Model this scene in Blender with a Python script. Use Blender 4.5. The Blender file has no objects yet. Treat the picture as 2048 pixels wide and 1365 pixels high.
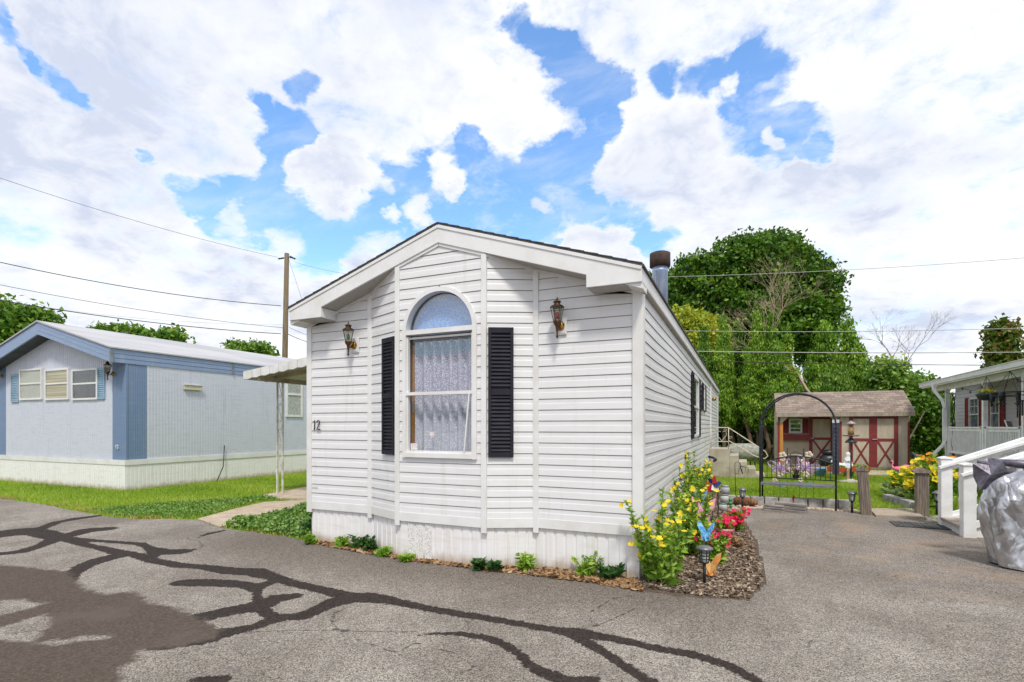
import bpy, math, random
import numpy as np
from mathutils import Vector, Matrix, noise
R = math.radians
random.seed(7); rng = np.random.default_rng(7)
S = bpy.context.scene
COL = S.collection
# ---------------------------------------------------------------- camera, exposure
YAW = R(23.9); F = 1040.0; CX = 1024.0; HY = 853.0; CH = 1.5
cd = bpy.data.cameras.new('camera'); cam = bpy.data.objects.new('camera', cd); COL.objects.link(cam)
cd.sensor_width = 36; cd.lens = F/2048*36; cd.shift_y = (HY-682.5)/2048; cd.clip_end = 2000; cd.clip_start = .05
cam.location = (0, 0, CH); cam.rotation_euler = (R(90), 0, YAW); S.camera = cam
S.view_settings.view_transform = 'Standard'; S.view_settings.look = 'None'; S.view_settings.exposure = 0.20; S.view_settings.gamma = 1
S.render.engine = 'CYCLES'; S.cycles.max_bounces = 7; S.cycles.transparent_max_bounces = 12; S.cycles.caustics_reflective = False; S.cycles.caustics_refractive = False
cY, sY = math.cos(YAW), math.sin(YAW)
def G(px, py, z=0.0):                       # where the sight line of a photo pixel meets the level z
    Z = (CH-z)*F/(py-HY); X = (px-CX)/F*Z
    return Vector((X*cY-Z*sY, X*sY+Z*cY, z))
def D(px, py, Z):                           # point of that sight line at depth Z
    X = (px-CX)/F*Z
    return Vector((X*cY-Z*sY, X*sY+Z*cY, CH-(py-HY)*Z/F))
def dirpx(px, py):
    v = D(px, py, 1.0)-Vector((0, 0, CH)); return v.normalized()
# ---------------------------------------------------------------- node helpers
class NT:
    def __init__(s, nt): s.nt = nt; s.n = nt.nodes; s.l = nt.links; s.n.clear()
    def add(s, t, **k):
        n = s.n.new(t)
        for a, b in k.items(): setattr(n, a, b)
        return n
    def set(s, sock, v):
        if isinstance(v, bpy.types.NodeSocket): s.l.new(v, sock)
        elif isinstance(v, (tuple, list)) and sock.type == 'RGBA': sock.default_value = tuple(v)+((1,) if len(v) == 3 else ())
        else: sock.default_value = v
    def math(s, op, a, b=None, c=None, clamp=False):
        n = s.add('ShaderNodeMath', operation=op, use_clamp=clamp); s.set(n.inputs[0], a)
        if b is not None: s.set(n.inputs[1], b)
        if c is not None: s.set(n.inputs[2], c)
        return n.outputs[0]
    def vmath(s, op, a, b=None):
        n = s.add('ShaderNodeVectorMath', operation=op); s.set(n.inputs[0], a)
        if b is not None: s.set(n.inputs[1], b)
        return n.outputs['Value'] if op in ('DOT_PRODUCT', 'LENGTH') else n.outputs[0]
    def mix(s, f, a, b, bt='MIX'):
        n = s.add('ShaderNodeMix', data_type='RGBA', blend_type=bt); s.set(n.inputs[0], f); s.set(n.inputs[6], a); s.set(n.inputs[7], b); return n.outputs[2]
    def noise(s, vec, scale=5, detail=2, rough=.5, dist=0, lac=2):
        n = s.add('ShaderNodeTexNoise'); s.set(n.inputs['Vector'], vec); n.inputs['Scale'].default_value = scale; n.inputs['Detail'].default_value = detail
        n.inputs['Roughness'].default_value = rough; n.inputs['Distortion'].default_value = dist; n.inputs['Lacunarity'].default_value = lac; return n.outputs[0]
    def vor(s, vec, scale=5, out='Distance', feature='F1'):
        n = s.add('ShaderNodeTexVoronoi', feature=feature); s.set(n.inputs['Vector'], vec); n.inputs['Scale'].default_value = scale; return n.outputs[out]
    def ss(s, v, a, b, o0=0., o1=1., interp='SMOOTHSTEP'):
        n = s.add('ShaderNodeMapRange', interpolation_type=interp); s.set(n.inputs[0], v); n.inputs[1].default_value = a; n.inputs[2].default_value = b
        n.inputs[3].default_value = o0; n.inputs[4].default_value = o1; return n.outputs[0]
    def mapping(s, vec, scale=(1, 1, 1), loc=(0, 0, 0), rot=(0, 0, 0)):
        n = s.add('ShaderNodeMapping'); s.set(n.inputs[0], vec); n.inputs[1].default_value = loc; n.inputs[2].default_value = rot; n.inputs[3].default_value = scale; return n.outputs[0]
# ---------------------------------------------------------------- world: sky with cumulus
SUN_EL = R(56); SUN_AZ = (0.50, -0.86)       # direction towards the sun on the ground plane
w = bpy.data.worlds.new('World'); S.world = w; w.use_nodes = True
T = NT(w.node_tree)
out = T.add('ShaderNodeOutputWorld'); bg = T.add('ShaderNodeBackground'); T.l.new(bg.outputs[0], out.inputs[0])
sky = T.add('ShaderNodeTexSky', sky_type='NISHITA'); sky.sun_disc = False; sky.sun_elevation = SUN_EL
sky.sun_rotation = math.atan2(SUN_AZ[0], SUN_AZ[1]); sky.altitude = 50; sky.air_density = 1.0; sky.dust_density = .6; sky.ozone_density = 2.5
hs = T.add('ShaderNodeHueSaturation'); hs.inputs['Saturation'].default_value = 1.14; hs.inputs['Hue'].default_value = .500; hs.inputs['Value'].default_value = 2.85; T.l.new(sky.outputs[0], hs.inputs['Color'])
tc = T.add('ShaderNodeTexCoord'); dirv = T.vmath('NORMALIZE', tc.outputs['Generated'])
sep = T.add('ShaderNodeSeparateXYZ'); T.l.new(dirv, sep.inputs[0])
zz = T.math('ADD', T.math('MAXIMUM', sep.outputs[2], 0.0), .30)
comb = T.add('ShaderNodeCombineXYZ'); T.l.new(T.math('DIVIDE', sep.outputs[0], zz), comb.inputs[0]); T.l.new(T.math('DIVIDE', sep.outputs[1], zz), comb.inputs[1])
P = comb.outputs[0]
Pw = T.mapping(P, loc=(3.1, 1.7, 0.4))
n1 = T.noise(Pw, 2.2, 15, .60, .1)
n2 = T.noise(T.mapping(P, loc=(9.3, 4.4, 2.2)), 5.5, 15, .62, .25)
dens = T.math('ADD', T.math('MULTIPLY', T.math('SUBTRACT', n1, .5), 1.2), T.math('MULTIPLY', T.math('SUBTRACT', n2, .5), 1.5))
GAPS = [(1045,40,22),(1075,75,25),(1100,110,28),(1130,150,40),(1165,185,45),(1205,190,36),(1245,180,22),(1200,235,28),(1195,275,28),(1160,300,36),(1130,345,45),(1080,355,42),
 (1330,158,22),(1400,150,30),(1450,145,32),(1500,125,36),(1550,150,32),(1480,200,30),(1500,250,46),(1560,230,46),(1590,280,46),(1625,312,24),(1540,300,36),
 (520,195,20),(545,230,28),(600,170,22),(590,255,32),(570,305,38),(605,300,32),(560,350,38),(590,400,55),(520,400,50),(450,400,45),(385,392,28),(480,440,45),(560,450,55),(650,440,50),(720,420,55),(765,350,38),(820,340,36),(850,390,55),(930,330,46),(940,283,24),
 (960,390,55),(1000,440,60),(1060,385,55),(1100,430,60),(1180,400,28),(1200,440,40),(1260,462,35),(800,460,50),(900,460,60),(700,480,50),(620,500,42),(560,480,40),(1310,490,30),
 (10,30,18),(25,75,24),(75,120,18),(110,150,24),(150,185,24),(182,205,17),(300,330,13)]
ADDS = [(660,362,52,.9),(735,350,30,.6),(612,335,26,.6),(835,428,24,.6),(780,430,14,.5),(1165,485,34,1.0),(1240,487,28,.8),(880,345,26,.7),(900,380,14,.5),(880,500,30,.3),(1095,412,16,.5),(470,435,26,.45),(740,520,40,.6),(570,505,30,.4),(1460,165,14,.5),(1540,285,14,.5)]
BLOBS = [(x, y, r, -.55) for x, y, r in GAPS]+ADDS
wv = T.add('ShaderNodeTexNoise'); T.l.new(T.mapping(P, loc=(2, 5, 8)), wv.inputs['Vector']); wv.inputs['Scale'].default_value = 6; wv.inputs['Detail'].default_value = 9; wv.inputs['Roughness'].default_value = .62
warp = T.vmath('MULTIPLY', T.vmath('SUBTRACT', wv.outputs['Color'], (.5, .5, .5)), (.13, .13, .10))
wdir = T.vmath('NORMALIZE', T.vmath('ADD', dirv, warp))
bias = None
for px, py, r, a in BLOBS:
    c = dirpx(px, py)
    rr = (dirpx(px+r, py)-c).length*.5+(dirpx(px, py+r)-c).length*.5
    dd = T.vmath('DOT_PRODUCT', wdir, tuple(c))
    if (px, py, r, a) == ADDS[0]: bias = T.math('MAXIMUM', bias, -.72)
    v = T.ss(dd, math.cos(1.75*rr), math.cos(.35*rr), 0, a)
    bias = v if bias is None else T.math('ADD', bias, v)
bias = T.math('MAXIMUM', T.math('MINIMUM', bias, 1.2), -.80)
dens = T.math('ADD', T.math('ADD', dens, bias), .34)
n4 = T.noise(T.mapping(P, loc=(4, 8, 3), scale=(1, 1.25, 1)), 14, 12, .68, .5)
dens = T.math('ADD', dens, T.math('MULTIPLY', T.math('SUBTRACT', n4, .5), .55))
mask = T.math('POWER', T.ss(dens, -.30, .40), .80)
veil = T.math('MULTIPLY', T.ss(T.noise(T.mapping(P, loc=(1, 7, 0), scale=(1, 2.2, 1)), 3.2, 8, .6, .4), .45, .75), .35)
mask = T.math('MAXIMUM', mask, veil)
thick = T.ss(T.math('ADD', T.math('MULTIPLY', T.math('MINIMUM', dens, .5), .8), T.math('MULTIPLY', T.math('SUBTRACT', T.noise(T.mapping(P, loc=(5, 2, 1)), 2.4, 6, .52, .2), .5), 2.0)), -.05, .75)
sh2 = T.ss(T.noise(T.mapping(P, loc=(7, 1, 6)), 7.5, 12, .62, .4), .36, .66)
thick = T.math('MINIMUM', T.math('MULTIPLY', thick, T.math('ADD', .55, T.math('MULTIPLY', sh2, .75))), 1.0)
ccol = T.mix(thick, (9.9, 9.95, 10.1), (6.3, 6.85, 8.3))
horiz = T.ss(sep.outputs[2], .0, .30)
skyc = T.mix(horiz, T.mix(.5, hs.outputs[0], (10.5, 11.0, 11.5)), hs.outputs[0])
allc = T.mix(mask, skyc, ccol)
T.l.new(allc, bg.inputs[0]); bg.inputs[1].default_value = .095
# ---------------------------------------------------------------- sun
sd = bpy.data.lights.new('sun', 'SUN'); sd.energy = 2.5; sd.angle = R(9); sd.color = (1, .95, .86)
so = bpy.data.objects.new('sun', sd); COL.objects.link(so)
tv = Vector((SUN_AZ[0], SUN_AZ[1], 0)).normalized()*math.cos(SUN_EL)+Vector((0, 0, math.sin(SUN_EL)))
so.rotation_euler = tv.to_track_quat('Z', 'Y').to_euler(); so.location = (0, 0, 30)
# ---------------------------------------------------------------- mesh builder
class MB:
    def __init__(s, M=None): s.v = []; s.f = []; s.mi = []; s.sm = []; s.M = M
    def add(s, vs, fs, mi=0, smooth=False):
        o = len(s.v)
        if s.M is not None: vs = [tuple(s.M @ Vector(p)) for p in vs]
        s.v += [tuple(p) for p in vs]; s.f += [tuple(i+o for i in f) for f in fs]; s.mi += [mi]*len(fs); s.sm += [smooth]*len(fs); return s
    def box(s, x0, x1, y0, y1, z0, z1, mi=0):
        return s.add([(x0,y0,z0),(x1,y0,z0),(x1,y1,z0),(x0,y1,z0),(x0,y0,z1),(x1,y0,z1),(x1,y1,z1),(x0,y1,z1)],
                     [(0,3,2,1),(4,5,6,7),(0,1,5,4),(1,2,6,5),(2,3,7,6),(3,0,4,7)], mi)
    def bar(s, a, b, w, h=None, mi=0, up=(0,0,1)):          # rectangular bar from a to b
        h = h or w; a = Vector(a); b = Vector(b); d = (b-a).normalized(); up = Vector(up)
        if abs(d.dot(up)) > .99: up = Vector((0,1,0))
        sx = d.cross(up).normalized()*w/2; sz = sx.cross(d).normalized()*h/2
        vs = [a-sx-sz, a+sx-sz, a+sx+sz, a-sx+sz, b-sx-sz, b+sx-sz, b+sx+sz, b-sx+sz]
        return s.add(vs, [(0,1,2,3),(7,6,5,4),(0,4,5,1),(1,5,6,2),(2,6,7,3),(3,7,4,0)], mi)
    def prism(s, poly, a, b, axis='y', mi=0):               # polygon in the other two axes, extruded along axis
        n = len(poly)
        def p3(q, t): return {'y': (q[0], t, q[1]), 'z': (q[0], q[1], t), 'x': (t, q[0], q[1])}[axis]
        vs = [p3(q, a) for q in poly]+[p3(q, b) for q in poly]
        fs = [tuple(range(n)), tuple(range(2*n-1, n-1, -1))]+[(i, i+n, (i+1) % n+n, (i+1) % n) for i in range(n)]
        return s.add(vs, fs, mi)
    def tube(s, pts, r, n=8, mi=0, cap=True):
        pts = [Vector(p) for p in pts]; k = len(pts); rs = r if isinstance(r, (list, tuple)) else [r]*k
        vs = []; fs = []; prev = None
        for i, p in enumerate(pts):
            d = (pts[min(i+1, k-1)]-pts[max(i-1, 0)]); d = d.normalized() if d.length > 1e-9 else Vector((0,0,1))
            if prev is None:
                a = Vector((0,0,1)) if abs(d.z) < .9 else Vector((1,0,0)); x = d.cross(a).normalized()
            else:
                x = prev-d*prev.dot(d); x = x.normalized() if x.length > 1e-6 else d.cross(Vector((1,0,.1))).normalized()
            prev = x; y = d.cross(x)
            for j in range(n):
                t = 2*math.pi*j/n; vs.append(p+(x*math.cos(t)+y*math.sin(t))*rs[i])
        for i in range(k-1):
            for j in range(n): fs.append((i*n+j, i*n+(j+1) % n, (i+1)*n+(j+1) % n, (i+1)*n+j))
        if cap: fs += [tuple(range(n-1, -1, -1)), tuple(range((k-1)*n, k*n))]
        return s.add(vs, fs, mi, n > 5)
    def lathe(s, prof, c=(0,0,0), n=16, mi=0, smooth=True, sx=1, sy=1):
        vs = []; fs = []; k = len(prof)
        for r, z in prof:
            for j in range(n):
                t = 2*math.pi*j/n; vs.append((c[0]+r*sx*math.cos(t), c[1]+r*sy*math.sin(t), c[2]+z))
        for i in range(k-1):
            for j in range(n): fs.append((i*n+j, i*n+(j+1) % n, (i+1)*n+(j+1) % n, (i+1)*n+j))
        fs += [tuple(range(n-1, -1, -1)), tuple(range((k-1)*n, k*n))]
        return s.add(vs, fs, mi, smooth)
    def ball(s, c, r, n=12, mi=0, jit=0):
        if not isinstance(r, (tuple, list)): r = (r, r, r)
        m = n//2; vs = [(c[0], c[1], c[2]-r[2])]
        for i in range(1, m):
            a = -math.pi/2+math.pi*i/m
            for j in range(n):
                t = 2*math.pi*j/n; q = 1+random.uniform(-jit, jit)
                vs.append((c[0]+r[0]*math.cos(a)*math.cos(t)*q, c[1]+r[1]*math.cos(a)*math.sin(t)*q, c[2]+r[2]*math.sin(a)*q))
        vs.append((c[0], c[1], c[2]+r[2])); L = len(vs)-1; fs = []
        for j in range(n): fs.append((0, 1+(j+1) % n, 1+j)); fs.append((L, L-n+j, L-n+(j+1) % n))
        for i in range(m-2):
            for j in range(n): a = 1+i*n; fs.append((a+j, a+(j+1) % n, a+n+(j+1) % n, a+n+j))
        return s.add(vs, fs, mi, True)
    def build(s, name, mats, parent=None, loc=None, bev=0):
        me = bpy.data.meshes.new(name); me.from_pydata(s.v, [], s.f)
        if not isinstance(mats, (list, tuple)): mats = [mats]
        for m in mats: me.materials.append(m)
        me.polygons.foreach_set('material_index', s.mi); me.polygons.foreach_set('use_smooth', s.sm); me.update()
        o = bpy.data.objects.new(name, me); COL.objects.link(o)
        if parent: o.parent = parent
        if loc is not None: o.location = loc
        if bev:
            b = o.modifiers.new('bevel', 'BEVEL'); b.width = bev; b.segments = 1; b.limit_method = 'ANGLE'; b.angle_limit = R(40)
        return o
def thing(name, label, cat, loc=(0,0,0), rz=0, group=None):
    o = bpy.data.objects.new(name, None); COL.objects.link(o); o.location = loc; o.rotation_euler = (0,0,rz); o.empty_display_size = .1
    return tag(o, label, cat, group)
def tag(o, label=None, cat=None, group=None, kind=None):
    if label: o['label'] = label
    if cat: o['category'] = cat
    if group: o['group'] = group
    if kind: o['kind'] = kind
    return o
def dup(root, loc, rz=None, label=None, scale=None):
    r = root.copy(); COL.objects.link(r); r.location = loc
    if rz is not None: r.rotation_euler = (0,0,rz)
    if scale: r.scale = (scale,)*3
    if label: r['label'] = label
    for ch in list(root.children):
        c = ch.copy(); COL.objects.link(c); c.parent = r
        for g in list(ch.children):
            d = g.copy(); COL.objects.link(d); d.parent = c
    return r
# ---------------------------------------------------------------- materials
def mat(name, c1, c2=None, rough=.6, metal=0, scale=4, detail=4, lo=.35, hi=.65, stretch=(1,1,1), bump=0, bscale=60, spec=.5, fine=0, alpha=None):
    m = bpy.data.materials.new(name); m.use_nodes = True; t = NT(m.node_tree)
    o = t.add('ShaderNodeOutputMaterial'); b = t.add('ShaderNodeBsdfPrincipled'); t.l.new(b.outputs[0], o.inputs[0])
    tc = t.add('ShaderNodeTexCoord').outputs['Object']
    c2 = c2 or tuple(x*.82 for x in c1)
    n = t.noise(t.mapping(tc, stretch), scale, detail, .6); col = t.mix(t.ss(n, lo, hi), c1, c2)
    if fine:
        f = t.noise(tc, 140, 2, .6); col = t.mix(fine, col, t.mix(t.ss(f, .3, .7), (0,0,0), (1,1,1)), 'OVERLAY')
    t.l.new(col, b.inputs['Base Color']); b.inputs['Roughness'].default_value = rough; b.inputs['Metallic'].default_value = metal; b.inputs['Specular IOR Level'].default_value = spec
    if bump:
        bn = t.add('ShaderNodeBump'); bn.inputs['Strength'].default_value = bump; bn.inputs['Distance'].default_value = .01
        t.l.new(t.noise(t.mapping(tc, stretch), bscale, 4, .6), bn.inputs['Height']); t.l.new(bn.outputs[0], b.inputs['Normal'])
    return m
def leafmat(name, cols, trans=.3, rough=.5):
    m = bpy.data.materials.new(name); m.use_nodes = True; t = NT(m.node_tree)
    o = t.add('ShaderNodeOutputMaterial'); b = t.add('ShaderNodeBsdfPrincipled'); tr = t.add('ShaderNodeBsdfTranslucent'); mx = t.add('ShaderNodeMixShader')
    a = t.add('ShaderNodeAttribute', attribute_name='var'); r = t.add('ShaderNodeValToRGB'); t.l.new(a.outputs['Fac'], r.inputs[0])
    e = r.color_ramp.elements
    while len(e) < len(cols): e.new(.5)
    for i, c in enumerate(cols): e[i].position = i/(len(cols)-1); e[i].color = (*c, 1)
    t.l.new(r.outputs[0], b.inputs['Base Color']); b.inputs['Roughness'].default_value = rough; b.inputs['Specular IOR Level'].default_value = .35
    t.l.new(t.mix(.5, r.outputs[0], (1.0,.95,.2), 'MULTIPLY'), tr.inputs[0]); mx.inputs[0].default_value = trans
    t.l.new(b.outputs[0], mx.inputs[1]); t.l.new(tr.outputs[0], mx.inputs[2]); t.l.new(mx.outputs[0], o.inputs[0]); return m
def siding_mat(name, c, dirt, streak=.5, splash=False):
    m = bpy.data.materials.new(name); m.use_nodes = True; t = NT(m.node_tree)
    o = t.add('ShaderNodeOutputMaterial'); b = t.add('ShaderNodeBsdfPrincipled'); t.l.new(b.outputs[0], o.inputs[0])
    tc = t.add('ShaderNodeTexCoord').outputs['Object']
    n = t.noise(t.mapping(tc, (1.2, 1.2, 9)), 2.2, 5, .6); n2 = t.noise(t.mapping(tc, (7, 7, .5)), 1.6, 5, .65)
    col = t.mix(t.math('MULTIPLY', t.ss(n, .45, .75), streak*.6), c, dirt)
    col = t.mix(t.math('MULTIPLY', t.ss(n2, .52, .8), streak), col, dirt)
    if splash:
        sz = t.add('ShaderNodeSeparateXYZ'); t.l.new(tc, sz.inputs[0]); hh = t.math('ADD', sz.outputs[2], t.math('MULTIPLY', t.noise(t.mapping(tc, (3, 3, 1)), 3, 6, .7), -.22))
        col = t.mix(t.math('MULTIPLY', t.ss(hh, .04, -.10), .75), col, (.38,.29,.19))
    t.l.new(col, b.inputs['Base Color']); b.inputs['Roughness'].default_value = .42; b.inputs['Specular IOR Level'].default_value = .4
    bn = t.add('ShaderNodeBump'); bn.inputs['Strength'].default_value = .12; bn.inputs['Distance'].default_value = .01
    t.l.new(t.noise(t.mapping(tc, (1, 1, 3)), 3.5, 3, .5), bn.inputs['Height']); t.l.new(bn.outputs[0], b.inputs['Normal']); return m
WHITE = siding_mat('white_vinyl', (.72,.72,.735), (.58,.56,.51), .5)
TRIM = mat('white_trim', (.76,.76,.765), (.68,.67,.65), .4, scale=2.5, bump=.05, bscale=8)
GROOVE = mat('siding_lap_shade', (.42,.38,.32), (.56,.52,.46), .9)  # shadow line under each lap, painted into the groove colour
SKIRT = siding_mat('cream_skirting', (.79,.78,.79), (.58,.53,.44), .6, splash=True)
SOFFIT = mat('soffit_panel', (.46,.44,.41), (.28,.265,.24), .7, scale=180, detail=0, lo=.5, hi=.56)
SHINGLE = mat('dark_shingle', (.10,.10,.105), (.05,.05,.053), .9, scale=40, bump=.5, bscale=80)
BLACK = mat('black_paint', (.012,.012,.02), (.02,.02,.03), .65, scale=9, spec=.25)
def glassmat(name, tint, spec=.9, rough=.02, a=.35):
    m = bpy.data.materials.new(name); m.use_nodes = True; t = NT(m.node_tree)
    o = t.add('ShaderNodeOutputMaterial'); g = t.add('ShaderNodeBsdfGlossy'); tr = t.add('ShaderNodeBsdfTransparent'); mx = t.add('ShaderNodeMixShader')
    g.inputs['Roughness'].default_value = rough; t.set(tr.inputs[0], tint)
    fr = t.add('ShaderNodeFresnel'); fr.inputs[0].default_value = 1.5
    fac = t.math('MULTIPLY', t.math('MAXIMUM', t.math('MULTIPLY', fr.outputs[0], spec*2, clamp=True), a), t.math('SUBTRACT', 1.0, t.add('ShaderNodeNewGeometry').outputs['Backfacing']))
    t.l.new(fac, mx.inputs[0]); t.l.new(tr.outputs[0], mx.inputs[1]); t.l.new(g.outputs[0], mx.inputs[2]); t.l.new(mx.outputs[0], o.inputs[0]); return m
PANE = glassmat('window_glass', (.95,.96,.97), spec=.5, a=.10)
PANE_DIM = glassmat('dim_window_glass', (.8,.82,.85), a=.16)
METAL_BLACK = mat('black_iron', (.02,.022,.03), (.035,.037,.045), .45, metal=.3, scale=20)
BARK = mat('bark', (.16,.12,.085), (.08,.06,.045), .95, scale=6, stretch=(1,1,.25), bump=.8, bscale=14)
# ---------------------------------------------------------------- wall with lapped siding
def clip_below(poly, z0, m, s0):        # keep points with z <= z0 + m*(s-s0)
    res = []
    for i in range(len(poly)):
        a = poly[i]; b = poly[(i+1) % len(poly)]
        da = z0+m*(a[0]-s0)-a[1]; db = z0+m*(b[0]-s0)-b[1]
        if da >= 0: res.append(a)
        if (da >= 0) != (db >= 0):
            t = da/(da-db); res.append((a[0]+(b[0]-a[0])*t, a[1]+(b[1]-a[1])*t))
    return res
def siding(mb, p0, p1, z0, z1, top=None, expo=.1145, holes=(), arch=None, lip=.011, wav=0):
    """p0->p1 in plan with the outside on the right-hand side; top=(z at p0, slope); holes=(s0,s1,za,zb); arch=(sc,r,zc)"""
    p0 = Vector((p0[0], p0[1], 0)); p1 = Vector((p1[0], p1[1], 0)); L = (p1-p0).length; d = (p1-p0)/L; n = Vector((d.y, -d.x, 0))
    def pt(s, z, o):
        if wav: o += wav*math.sin(s*1.7)*math.sin(z*2.1+.6)*min(1, (L-s)/2, s/1.0 if s < 1 else 1)
        q = p0+d*s+n*o; return (q.x, q.y, z)
    k = 0; z = z0
    while z < z1-1e-4:
        bands = [(z, lip, z+.060, lip-.003, 0), (z+.060, lip-.003, z+.070, lip*.45, 0), (z+.070, lip*.45, z+expo-.007, lip*.35, 0), (z+expo-.007, -.002, z+expo, -.002, 1)]
        ints_lo = None
        for za, oa, zb, ob, mi in bands:
            zb = min(zb, z1)
            if za >= z1: continue
            zm = (za+zb)/2; segs = [((0, 0), (L, L))]
            for h in holes:
                if h[2] < zm < h[3]:
                    ns = []
                    for (a0, a1), (b0, b1) in segs:
                        if h[0] > a0: ns.append(((a0, a1), (min(h[0], b0),)*2))
                        if h[1] < b0: ns.append(((max(h[1], a0),)*2, (b0, b1)))
                    segs = ns
            if arch:
                sc, r, zc = arch
                hw = [math.sqrt(max(0, r*r-(q-zc)**2)) if q > zc else 0 for q in (za, zb)]
                if za > zc-.02 and max(hw) > 0:
                    segs = [q_ for q_ in (((0, 0), (sc-hw[0], sc-hw[1])), ((sc+hw[0], sc+hw[1]), (L, L))) if q_[1][0]-q_[0][0] > .001 or q_[1][1]-q_[0][1] > .001]
            for (a0, a1), (b0, b1) in segs:
                nsub = max(1, int((b0-a0)/.25)) if wav else 1
                for q in range(nsub):
                    f0 = q/nsub; f1 = (q+1)/nsub
                    poly = [(a0+(b0-a0)*f0, za), (a0+(b0-a0)*f1, za), (a1+(b1-a1)*f1, zb), (a1+(b1-a1)*f0, zb)]
                    if top: poly = clip_below(poly, top[0], top[1], 0)
                    if len(poly) < 3: continue
                    vs = [pt(s_, z_, oa+(ob-oa)*(z_-za)/max(zb-za, 1e-6)) for s_, z_ in poly]
                    mb.add(vs, [tuple(range(len(vs)))], mi)
                    if oa == lip and mi == 0 and abs(za-z) < 1e-6 and abs(poly[0][1]-za) < 1e-6 and abs(poly[1][1]-za) < 1e-6:
                        mb.add([pt(poly[0][0], za, -.004), pt(poly[1][0], za, -.004), pt(poly[1][0], za, lip), pt(poly[0][0], za, lip)], [(0,1,2,3)], 1)
        z += expo; k += 1
def ribs(mb, p0, p1, z0, z1, pitch=.1, depth=.008, top=None, base=0.0, w=.5, mi=0):   # vertical ribbed sheet, outside on the right-hand side
    p0 = Vector((p0[0], p0[1], 0)); p1 = Vector((p1[0], p1[1], 0)); L = (p1-p0).length; d = (p1-p0)/L; n = Vector((d.y, -d.x, 0))
    s = 0; pr = []
    while s < L-1e-6:
        a = pitch*w; e = pitch*.08
        for ds, o in ((0, 0), (a, 0), (a+e, depth), (pitch-e, depth)):
            if s+ds < L: pr.append((s+ds, base+o))
        s += pitch
    pr.append((L, base))
    for (s0, o0), (s1, o1) in zip(pr, pr[1:]):
        if s1-s0 < 1e-5: continue
        zt0 = z1 if top is None else min(z1, top(s0)); zt1 = z1 if top is None else min(z1, top(s1))
        a = p0+d*s0+n*o0; b = p0+d*s1+n*o1
        mb.add([(a.x,a.y,z0),(b.x,b.y,z0),(b.x,b.y,zt1),(a.x,a.y,zt0)], [(0,1,2,3)], mi)
# ================================================================ ground
def attr_mesh_grid(name, xs, ys, keep, z, mats, attrs):
    X, Y = np.meshgrid(xs, ys); nx, ny = len(xs), len(ys)
    co = np.stack([X.ravel(), Y.ravel(), z(X, Y).ravel()], 1)
    i = np.arange(nx-1)[None, :]+np.arange(ny-1)[:, None]*nx
    q = np.stack([i, i+1, i+nx+1, i+nx], 2).reshape(-1, 4)
    cxy = co[q].mean(1); q = q[keep(cxy[:, 0], cxy[:, 1])]
    used = np.unique(q); remap = np.zeros(len(co), int); remap[used] = np.arange(len(used)); q = remap[q]; co = co[used]
    return np_mesh(name, co, q, mats, {k: f(co[:, 0], co[:, 1]) for k, f in attrs.items()})
def np_mesh(name, co, q, mats, pattr=None, smooth=False, parent=None, mi=None):
    me = bpy.data.meshes.new(name); nv, nf, k = len(co), len(q), q.shape[1]
    me.vertices.add(nv); me.vertices.foreach_set('co', np.ascontiguousarray(co, dtype=np.float32).ravel())
    me.loops.add(nf*k); me.loops.foreach_set('vertex_index', np.ascontiguousarray(q, dtype=np.int32).ravel())
    me.polygons.add(nf); me.polygons.foreach_set('loop_start', np.arange(nf, dtype=np.int32)*k)
    if smooth: me.polygons.foreach_set('use_smooth', np.ones(nf, bool))
    if mi is not None: me.polygons.foreach_set('material_index', mi.astype(np.int32))
    for kk, vals in (pattr or {}).items():
        a = me.attributes.new(kk, 'FLOAT', 'POINT'); a.data.foreach_set('value', np.ascontiguousarray(vals, dtype=np.float32))
    me.update(calc_edges=True)
    for m in (mats if isinstance(mats, (list, tuple)) else [mats]): me.materials.append(m)
    o = bpy.data.objects.new(name, me); COL.objects.link(o)
    if parent: o.parent = parent
    return o
def inpoly(x, y, poly):
    r = np.zeros(len(x), bool); n = len(poly)
    for i in range(n):
        x0, y0 = poly[i][:2]; x1, y1 = poly[(i+1) % n][:2]
        if y0 == y1: continue
        c = ((y0 > y) != (y1 > y)) & (x < (x1-x0)*(y-y0)/(y1-y0)+x0); r ^= c
    return r
def segdist(x, y, a, b):
    dx, dy = b[0]-a[0], b[1]-a[1]; L2 = dx*dx+dy*dy+1e-12
    t = np.clip(((x-a[0])*dx+(y-a[1])*dy)/L2, 0, 1); return np.hypot(x-a[0]-t*dx, y-a[1]-t*dy), t
def polydist(x, y, poly):
    d = np.full(len(x), 1e9)
    for i in range(len(poly)): d = np.minimum(d, segdist(x, y, poly[i], poly[(i+1) % len(poly)])[0])
    return np.where(inpoly(x, y, poly), d, -d)
def wob(x, y, s=1.0, a=1.0, seed=0):
    r = np.zeros_like(x); g = np.random.default_rng(seed)
    for k in range(6):
        f = s*(1.7**k); th = g.uniform(0, 6.28, 3); r += np.sin(f*(x*np.cos(th[0])+y*np.sin(th[0]))+th[1])*np.sin(f*(x*np.sin(th[2])-y*np.cos(th[2]))+th[0])/(1.5**k)
    return r*a
EDGE_PX = [(0,998),(80,1009),(150,1023),(205,1033),(270,1040),(330,1039),(397,1041),(440,1057),(500,1065),(560,1073),(615,1083),(700,1100),(800,1117),(1000,1141),(1180,1163),(1290,1186),(1400,1199),(1500,1204),
 (1530,1170),(1526,1130),(1512,1080),(1490,1045),(1468,1026),(1450,1018),(1520,1015),(1600,1014),(1680,1020),(1730,1029),(1752,1032),(1840,1040),(1880,1050),(1925,1062)]
ROADP = [tuple(G(*p)[:2]) for p in EDGE_PX]
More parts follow.
